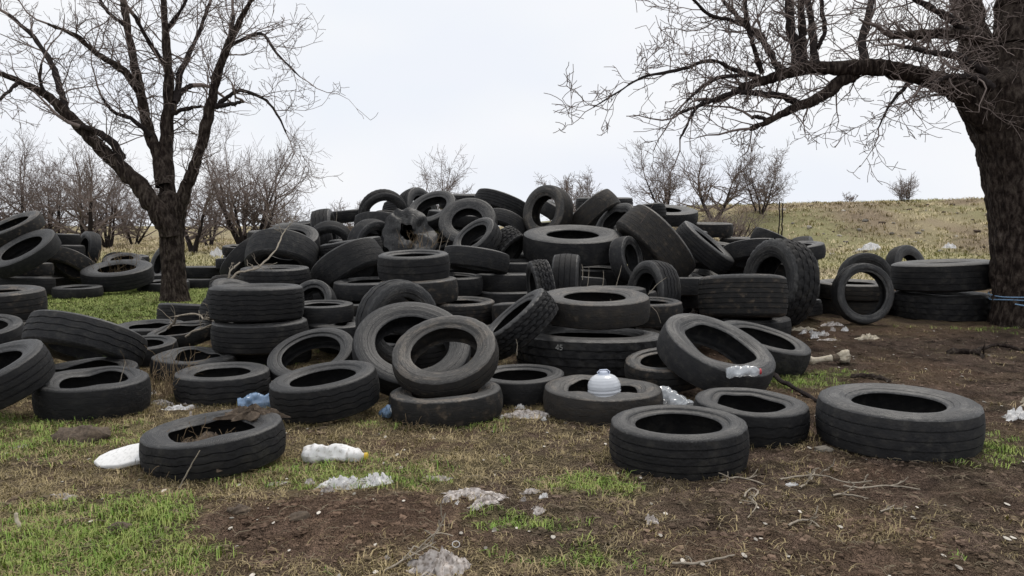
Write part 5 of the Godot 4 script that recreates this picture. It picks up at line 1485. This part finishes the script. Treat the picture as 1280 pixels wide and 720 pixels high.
	for q in shreds:
		for k in int(q[2]):
			var w: float = 1.0 if q[1] > 450 else 1.9
			rag(q[0] + rs.randfn() * 24.0 / w * 1.3, q[1] + rs.randfn() * 6.5 / w, rs.randf_range(0.012, 0.034) * w, rs.randf_range(0.008, 0.018) * w, rs.randf_range(0.012, 0.03) * w, 660 + k + int(q[0]), cloth_white if rs.randf() < 0.55 else cloth_dirty, "torn_shred", q[3], "torn shreds, " + q[3].split(" beside ")[-1].split(" below ")[-1].split(" between ")[-1], rs.randf() * TAU, "shred")
	# loop of cord on the cloth bundle
	p = on_ground(570, 690)
	var lo := MB.new()
	var lp := PackedVector3Array()
	var lr := PackedFloat32Array()
	for a in 13:
		var th := TAU * a / 12.0
		lp.append(Vector3(cos(th) * 0.012, 0.020 + sin(th) * 0.009, -0.004 * sin(th)))
		lr.append(0.0016)
	lo.tube(lp, lr, 5)
	single("cord_loop", lo.commit(), cloth_white, "small pale loop of cord above the dirty cloth bundle", "cord", p)
	# bone
	p = on_ground(1012, 456)
	var bn := thing("broken_bone", "long pale bone with dark muddy break lying on grass and mud", "bone", p + Vector3(0, 0.03, 0))
	var bb := MB.new()
	bb.lathe(PackedVector2Array([Vector2(0.0, -0.005), Vector2(0.03, 0.0), Vector2(0.034, 0.014), Vector2(0.026, 0.035), Vector2(0.020, 0.07), Vector2(0.021, 0.13), Vector2(0.025, 0.17), Vector2(0.012, 0.18), Vector2(0.0, 0.18)]), 18, noise(9, 20.0, 2), 0.4)
	bb.smooth()
	part("shaft", bb.commit(), cloth_bone(), bn)
	var bk := MB.new()
	bk.lathe(PackedVector2Array([Vector2(0.0, 0.17), Vector2(0.024, 0.172), Vector2(0.026, 0.19), Vector2(0.024, 0.225), Vector2(0.0, 0.23)]), 14, noise(10, 20.0, 2), 0.8)
	bk.smooth()
	part("muddy_break", bk.commit(), soil_mat(), bn)
	var be := MB.new()
	be.lathe(PackedVector2Array([Vector2(0.0, 0.22), Vector2(0.024, 0.225), Vector2(0.036, 0.25), Vector2(0.048, 0.275), Vector2(0.046, 0.30), Vector2(0.026, 0.312), Vector2(0.0, 0.305)]), 18, noise(11, 24.0, 2), 1.0)
	be.smooth()
	part("knuckle", be.commit(), cloth_bone(), bn)
	lay(bn, Vector3(1.0, 0.10, -0.12))
	# flat stone, dark clods in the grass
	p = on_ground(1030, 563)
	var sto := single("flat_stone", lump(71, 0.25), tri_mat(ramp_tex(95, 0.03, [[0.0, 0.13, 0.115, 0.095], [1.0, 0.25, 0.22, 0.18]]), Vector3.ONE * 5.0, 0.9), "pale flat stone on mud beside the big wide tyre", "stone", p + Vector3(0, 0.006, 0))
	sto.scale = Vector3(0.045, 0.018, 0.03)
	for q in [[150, 668, 0.03, "dark clod of earth in the green grass"], [300, 652, 0.03, "dark clod of earth in the green grass"], [375, 662, 0.035, "dark clod of earth in the green grass"], [100, 548, 0.10, "low hump of brown earth before the tyre with grass inside"]]:
		p = on_ground(q[0], q[1])
		var cd := single("earth_clod", lump(int(q[0]), 0.4), soil_mat(), q[3], "clod", p, "clods of earth")
		cd.scale = Vector3(q[2] * 1.3, q[2] * 0.6, q[2])
	# white stake
	p = on_ground(26, 667)
	stick("white_stake", "short white split stake poking from green grass", "stake", [p + Vector3(0.012, -0.03, 0), p + Vector3(-0.004, 0.02, 0), p + Vector3(-0.016, 0.065, -0.005)], 0.008, 0.006, cloth_bone(), 5)
	# sticks on the mud
	stick("mud_stick", "gnarled brown stick lying on mud near the thick tree", "stick", [on_ground(1186, 441), on_ground(1205, 443) + Vector3.UP * 0.03, on_ground(1228, 446) + Vector3.UP * 0.01, on_ground(1225, 449)], 0.028, 0.012, bark, 21, 1, 0.12)
	stick("mud_stick", "thin forked branch lying behind the gnarled stick", "stick", [on_ground(1216, 443) + Vector3.UP * 0.02, on_ground(1245, 437) + Vector3.UP * 0.03, on_ground(1275, 439) + Vector3.UP * 0.02, on_ground(1300, 441)], 0.018, 0.008, bark, 22, 3, 0.25)
	stick("mud_stick", "dark straight stick sloping from the warped tyre onto mud", "stick", [on_ground(962, 478) + Vector3.UP * 0.06, on_ground(985, 488) + Vector3.UP * 0.03, on_ground(1024, 502) + Vector3.UP * 0.01], 0.016, 0.012, bark_dark, 23)
	stick("mud_stick", "short weathered log piece beyond the big wide tyre", "stick", [on_ground(1066, 471) + Vector3.UP * 0.01, on_ground(1090, 475) + Vector3.UP * 0.02, on_ground(1112, 477) + Vector3.UP * 0.01], 0.02, 0.016, bark, 24)
	# pale dead branches on the tyres
	stick("dead_branch", "pale dead branch lying over tyres above the three tyre stack", "branch", [at_depth(286, 352, 7.0), at_depth(298, 341, 7.05), at_depth(318, 337, 7.1), at_depth(328, 330, 7.15), at_depth(345, 312, 7.3), at_depth(352, 296, 7.5), at_depth(358, 286, 7.6)], 0.011, 0.005, dead_wood, 31, 7, 0.22)
	stick("dead_branch", "short pale twig forking over the top of the three tyre stack", "branch", [at_depth(286, 350, 6.9), at_depth(287, 341, 6.9), at_depth(294, 333, 6.95), at_depth(300, 328, 7.0)], 0.009, 0.005, dead_wood, 32, 2, 0.08)
	stick("dead_branch", "pale crooked dead branch beside the three tyre stack", "branch", [at_depth(210, 410, 6.7), at_depth(218, 403, 6.6), at_depth(222, 395, 6.55), at_depth(248, 393, 6.5), at_depth(254, 399, 6.4), at_depth(266, 398, 6.3), at_depth(264, 425, 6.15)], 0.010, 0.005, dead_wood, 33, 5, 0.16)
	stick("dead_branch", "straight pale dead branch slanting under the crooked one", "branch", [at_depth(232, 421, 6.2), at_depth(242, 414, 6.2), at_depth(252, 411, 6.2), at_depth(270, 404, 6.2)], 0.008, 0.005, dead_wood, 34, 2, 0.1)
	# pale stalks that stand between the tyres
	var g := "dry stalks standing between the tyres"
	var sl := [[548, 312, 554, 286, 8.2], [554, 310, 563, 292, 8.2], [734, 354, 736, 334, 7.0], [753, 354, 754, 338, 7.0], [770, 352, 777, 332, 7.2], [764, 386, 763, 374, 6.0], [810, 362, 833, 347, 6.9], [815, 378, 826, 404, 6.4], [646, 438, 645, 424, 5.4], [148, 478, 157, 452, 4.75], [420, 272, 420, 262, 10.0], [728, 344, 727, 330, 7.0], [224, 604, 250, 563, 3.3]]
	for q in sl:
		stick("dry_stalk", "thin pale dry stalk standing up among the tyres", "stalk", [at_depth(q[0], q[1] + 6, q[4]), at_depth((q[0] + q[2]) * 0.5 + 1.0, (q[1] + q[3]) * 0.5, q[4]), at_depth(q[2], q[3], q[4])], 0.003, 0.0014, dead_wood, 700 + q[0], 0, 0.1, g)
	# pale roots on the mud
	g = "pale roots and stalks lying on the mud"
	var rl := [[[930, 622], [938, 612], [948, 616], [940, 628], [946, 634], [935, 646]], [[975, 602], [1000, 598], [1030, 599], [1060, 604], [1090, 602]], [[985, 658], [1000, 651], [1015, 653], [1024, 660]], [[840, 706], [870, 707], [895, 704], [918, 702]], [[1000, 612], [1015, 600], [1018, 588]], [[1055, 608], [1075, 612], [1110, 606], [1150, 612]], [[900, 606], [925, 600], [955, 606]], [[1100, 640], [1112, 634], [1130, 637]], [[1040, 624], [1060, 620], [1085, 626]]]
	for k in rl.size():
		var pp := []
		for q in rl[k]:
			pp.append(on_ground(q[0], q[1]) + Vector3.UP * 0.008)
		stick("pale_root", "thin pale crooked root lying on the bare mud", "root", pp, 0.0042, 0.0025, dead_wood, 800 + k, 2, 0.06, g)
	stick("long_straw", "long straw stalks beside the dirty cloth bundle", "straw", [on_ground(480, 718) + Vector3.UP * 0.01, on_ground(510, 705) + Vector3.UP * 0.015, on_ground(545, 688) + Vector3.UP * 0.03], 0.004, 0.002, dead_wood, 850, 3, 0.1)
	# weathered stakes
	for q in [[973, 290, 252, "weathered stake beside the low bushy tree"], [977, 290, 254, "weathered stake beside the low bushy tree"]]:
		var pp := at_depth(q[0], q[1], 36.0)
		pp.y = ground_y(pp.x, pp.z)
		var hh: float = at_depth(q[0], q[2], 36.0).y - pp.y
		stick("stake", q[3], "stake", [pp - Vector3.UP * 0.1, pp + Vector3(0.02, hh * 0.5, 0), pp + Vector3(0.01, hh, 0)], 0.032, 0.028, bark_dark, 900 + int(q[0]), 0, 0.1, "weathered stakes")
	# dead weeds
	weed_clump(at_depth(203, 486, 5.1), 0.26, 0.17, 60, 41, "clump of dead brown weeds beside the low flattened tyre")
	weed_clump(at_depth(148, 352, 13.2), 0.55, 0.3, 46, 42, "dead weeds growing out of the truck tyre on the lawn")
	weed_clump(at_depth(430, 345, 8.4) * Vector3(1, 0, 1) + Vector3(-0.25, 0.62, -0.6), 0.22, 0.15, 16, 43, "dead weed sprigs in the leaning tyre near the low heap end")
	weed_clump(on_ground(218, 376) + Vector3(0.0, 0.0, 0.25), 0.14, 0.34, 50, 44, "dead leaves and weeds round the foot of the bare tree")
	weed_clump(on_ground(105, 470) * Vector3(1, 0, 1), 0.16, 0.22, 60, 45, "green weeds growing inside the worn sunken tyre", true)
	weed_clump(on_ground(500, 536), 0.10, 0.14, 26, 46, "dry weeds at the foot of the smooth grey tyre")
	weed_clump(on_ground(205, 596), 0.09, 0.14, 30, 47, "dry weeds beside the soil filled tyre")
	weed_clump(on_ground(540, 300) * Vector3(1, 0, 1) * 0.0 + at_depth(520, 306, 8.6), 0.20, 0.2, 18, 48, "dead sprigs below the crumpled torn tyre")
	var fill_top := ft + Vector3(-0.05, 0.10, 0.06)
	weed_clump(fill_top, 0.08, 0.16, 46, 49, "dead grass growing from the soil filled tyre")
	# chalk mark on the long truck tyre
	var tn := tyre_node("chalk mark")
	if tn != null:
		var tm := TextMesh.new()
		tm.text = "45"
		tm.font_size = 16
		tm.pixel_size = 0.003
		tm.depth = 0.001
		var r: float = 0.0
		var row: Array = []
		for q in TYRES:
			if "chalk mark" in q[12] and "with a chalk" in q[12]:
				row = q
		r = row[6] * 0.5
		var c := Vector3(row[0], row[1], row[2])
		var want := at_depth(700, 421, 5.5)
		var sx := clampf((want.x - c.x) / r, -0.9, 0.9)
		var outd := Vector3(sx, 0, sqrt(1.0 - sx * sx))
		var n := Vector3(row[3], row[4], row[5]).normalized()
		outd = (outd - n * outd.dot(n)).normalized()
		var mi := MeshInstance3D.new()
		mi.name = "chalk_mark"
		mi.mesh = tm
		mi.material_override = mat(lin(0.26, 0.26, 0.25), 0.95)
		tn.add_child(mi)
		mi.global_transform = Transform3D(Basis(n.cross(outd), n, outd), c + outd * (r + 0.003) + n * 0.075)
func tyre_node(key: String) -> Node3D:
	for k in TYRES.size():
		if key in TYRES[k][12] and not ("flat on the chalk" in TYRES[k][12]):
			return tyre_nodes[k]
	return null
func weed_clump(at: Vector3, h: float, r: float, count: int, seed_: int, label: String, green := false) -> void:
	var rng := RandomNumberGenerator.new()
	rng.seed = seed_
	var mb := MB.new()
	for k in count:
		var a := rng.randf() * TAU
		var o := Vector3(cos(a), 0, sin(a)) * r * sqrt(rng.randf())
		var d := (Vector3.UP + rv(rng) * 0.55 + o * 0.8).normalized()
		shoot(mb, o - Vector3.UP * 0.03, d, h * rng.randf_range(0.4, 1.1), 0.0025 if h < 0.4 else 0.005, 1 if rng.randf() < 0.35 else 0, rng, 0.0, 1, 0.35, 0.0012 if h < 0.4 else 0.003)
	var o2 := single("weeds", mb.commit(), mat(lin(0.08, 0.11, 0.03), 0.9) if green else weed_mat, label, "weeds", at)
	o2.set_meta("kind", "stuff")
var weed_mat: StandardMaterial3D
var _soil: StandardMaterial3D
func soil_mat() -> StandardMaterial3D:
	if _soil == null:
		_soil = tri_mat(ramp_tex(96, 0.025, [[0.0, 0.04, 0.03, 0.022], [0.5, 0.095, 0.07, 0.05], [1.0, 0.17, 0.13, 0.09]], 512, 6), Vector3.ONE * 3.0, 0.95, normal_tex(97, 0.03, 10.0), 1.0)
	return _soil
var _bone: StandardMaterial3D
func cloth_bone() -> StandardMaterial3D:
	if _bone == null:
		_bone = tri_mat(ramp_tex(98, 0.03, [[0.0, 0.20, 0.16, 0.11], [0.42, 0.48, 0.42, 0.32], [1.0, 0.62, 0.57, 0.47]], 512, 5), Vector3.ONE * 2.0, 0.8)
	return _bone

# ---------------------------------------------------------------- scene
func _ready() -> void:
	var cam := Camera3D.new()
	cam.name = "camera"
	cam.fov = rad_to_deg(2.0 * atan(360.0 / FOCAL))
	cam.position = Vector3(0, EYE, 0)
	cam.rotation.x = -pitch
	cam.near = 0.05
	cam.far = 3000.0
	add_child(cam)
	cam.current = true
	var env := Environment.new()
	env.background_mode = Environment.BG_SKY
	var img := Image.create(512, 256, false, Image.FORMAT_RGB8)
	var cn := noise(3, 1.3, 4)
	for y in 256:
		var el := (0.5 - (y + 0.5) / 256.0) * PI
		for x in 512:
			var az := TAU * x / 512.0
			var dir := Vector3(cos(az) * cos(el), sin(el), sin(az) * cos(el))
			var cloud := cn.get_noise_3d(dir.x * 1.2, dir.y * 4.0, dir.z * 1.2)
			var f := clampf(0.5 + cloud * 1.1, 0.0, 1.0)
			f = lerpf(f, 1.0, sstep(0.05, 0.6, dir.y) * 0.6)
			img.set_pixel(x, y, Color(0.938, 0.956, 0.99).lerp(Color(0.985, 0.988, 0.995), f))
	var sm := PanoramaSkyMaterial.new()
	sm.panorama = ImageTexture.create_from_image(img)
	var sky := Sky.new()
	sky.sky_material = sm
	env.sky = sky
	env.tonemap_mode = Environment.TONE_MAPPER_LINEAR
	env.tonemap_exposure = 1.0
	env.sdfgi_enabled = true
	env.ssao_enabled = true
	env.ssil_enabled = true
	var we := WorldEnvironment.new()
	we.name = "environment"
	we.environment = env
	add_child(we)
	var sun := DirectionalLight3D.new()
	sun.name = "sun"
	sun.light_energy = 0.5
	sun.light_angular_distance = 14.0
	sun.light_color = Color(1.0, 0.97, 0.93)
	sun.shadow_enabled = true
	sun.rotation_degrees = Vector3(-58, 155, 0)
	add_child(sun)

	for s in GREEN:
		var r := ray(s[0], s[1])
		var p := r * (-EYE / r.y)
		green_spots.append([p.x, p.z, s[2], s[3], s[4]])
	var mr := ray(385, 655)
	mound = mr * (-EYE / mr.y)
	build_ground()
	bark = tri_mat(ramp_tex(82, 0.02, [[0.0, 0.009, 0.007, 0.006], [0.42, 0.022, 0.016, 0.014], [0.6, 0.055, 0.043, 0.036], [0.8, 0.085, 0.070, 0.058], [1.0, 0.12, 0.10, 0.085]], 512, 6), Vector3(2.2, 0.6, 2.2), 0.95, normal_tex(83, 0.03, 16.0), 1.0)
	bark_dark = tri_mat(ramp_tex(84, 0.03, [[0.0, 0.014, 0.011, 0.011], [0.5, 0.032, 0.026, 0.025], [1.0, 0.075, 0.066, 0.062]], 512, 6), Vector3(4.0, 2.0, 4.0), 0.95, normal_tex(85, 0.04, 8.0), 1.0)
	for b in [bark, bark_dark]:
		b.metallic_specular = 0.2
	twig_mat = mat(lin(0.19, 0.150, 0.134), 0.9)
	twig_far = twig_mat
	dead_wood = tri_mat(ramp_tex(86, 0.03, [[0.0, 0.20, 0.17, 0.13], [1.0, 0.42, 0.37, 0.30]], 256, 4), Vector3.ONE * 5.0, 0.9)
	weed_mat = mat(lin(0.20, 0.145, 0.085), 0.95)
	cloth_white = tri_mat(ramp_tex(87, 0.03, [[0.0, 0.26, 0.23, 0.20], [0.28, 0.55, 0.53, 0.51], [0.40, 0.78, 0.77, 0.76], [1.0, 0.84, 0.84, 0.84]], 512, 5), Vector3.ONE * 2.5, 0.85)
	cloth_dirty = tri_mat(ramp_tex(88, 0.03, [[0.0, 0.10, 0.08, 0.06], [0.3, 0.27, 0.23, 0.20], [0.45, 0.55, 0.50, 0.47], [1.0, 0.72, 0.69, 0.66]], 512, 5), Vector3.ONE * 3.0, 0.9)
	build_rubber()
	build_left_tree()
	build_right_tree()
	build_far_trees()
	build_tyres()
	build_litter()
	build_cover()
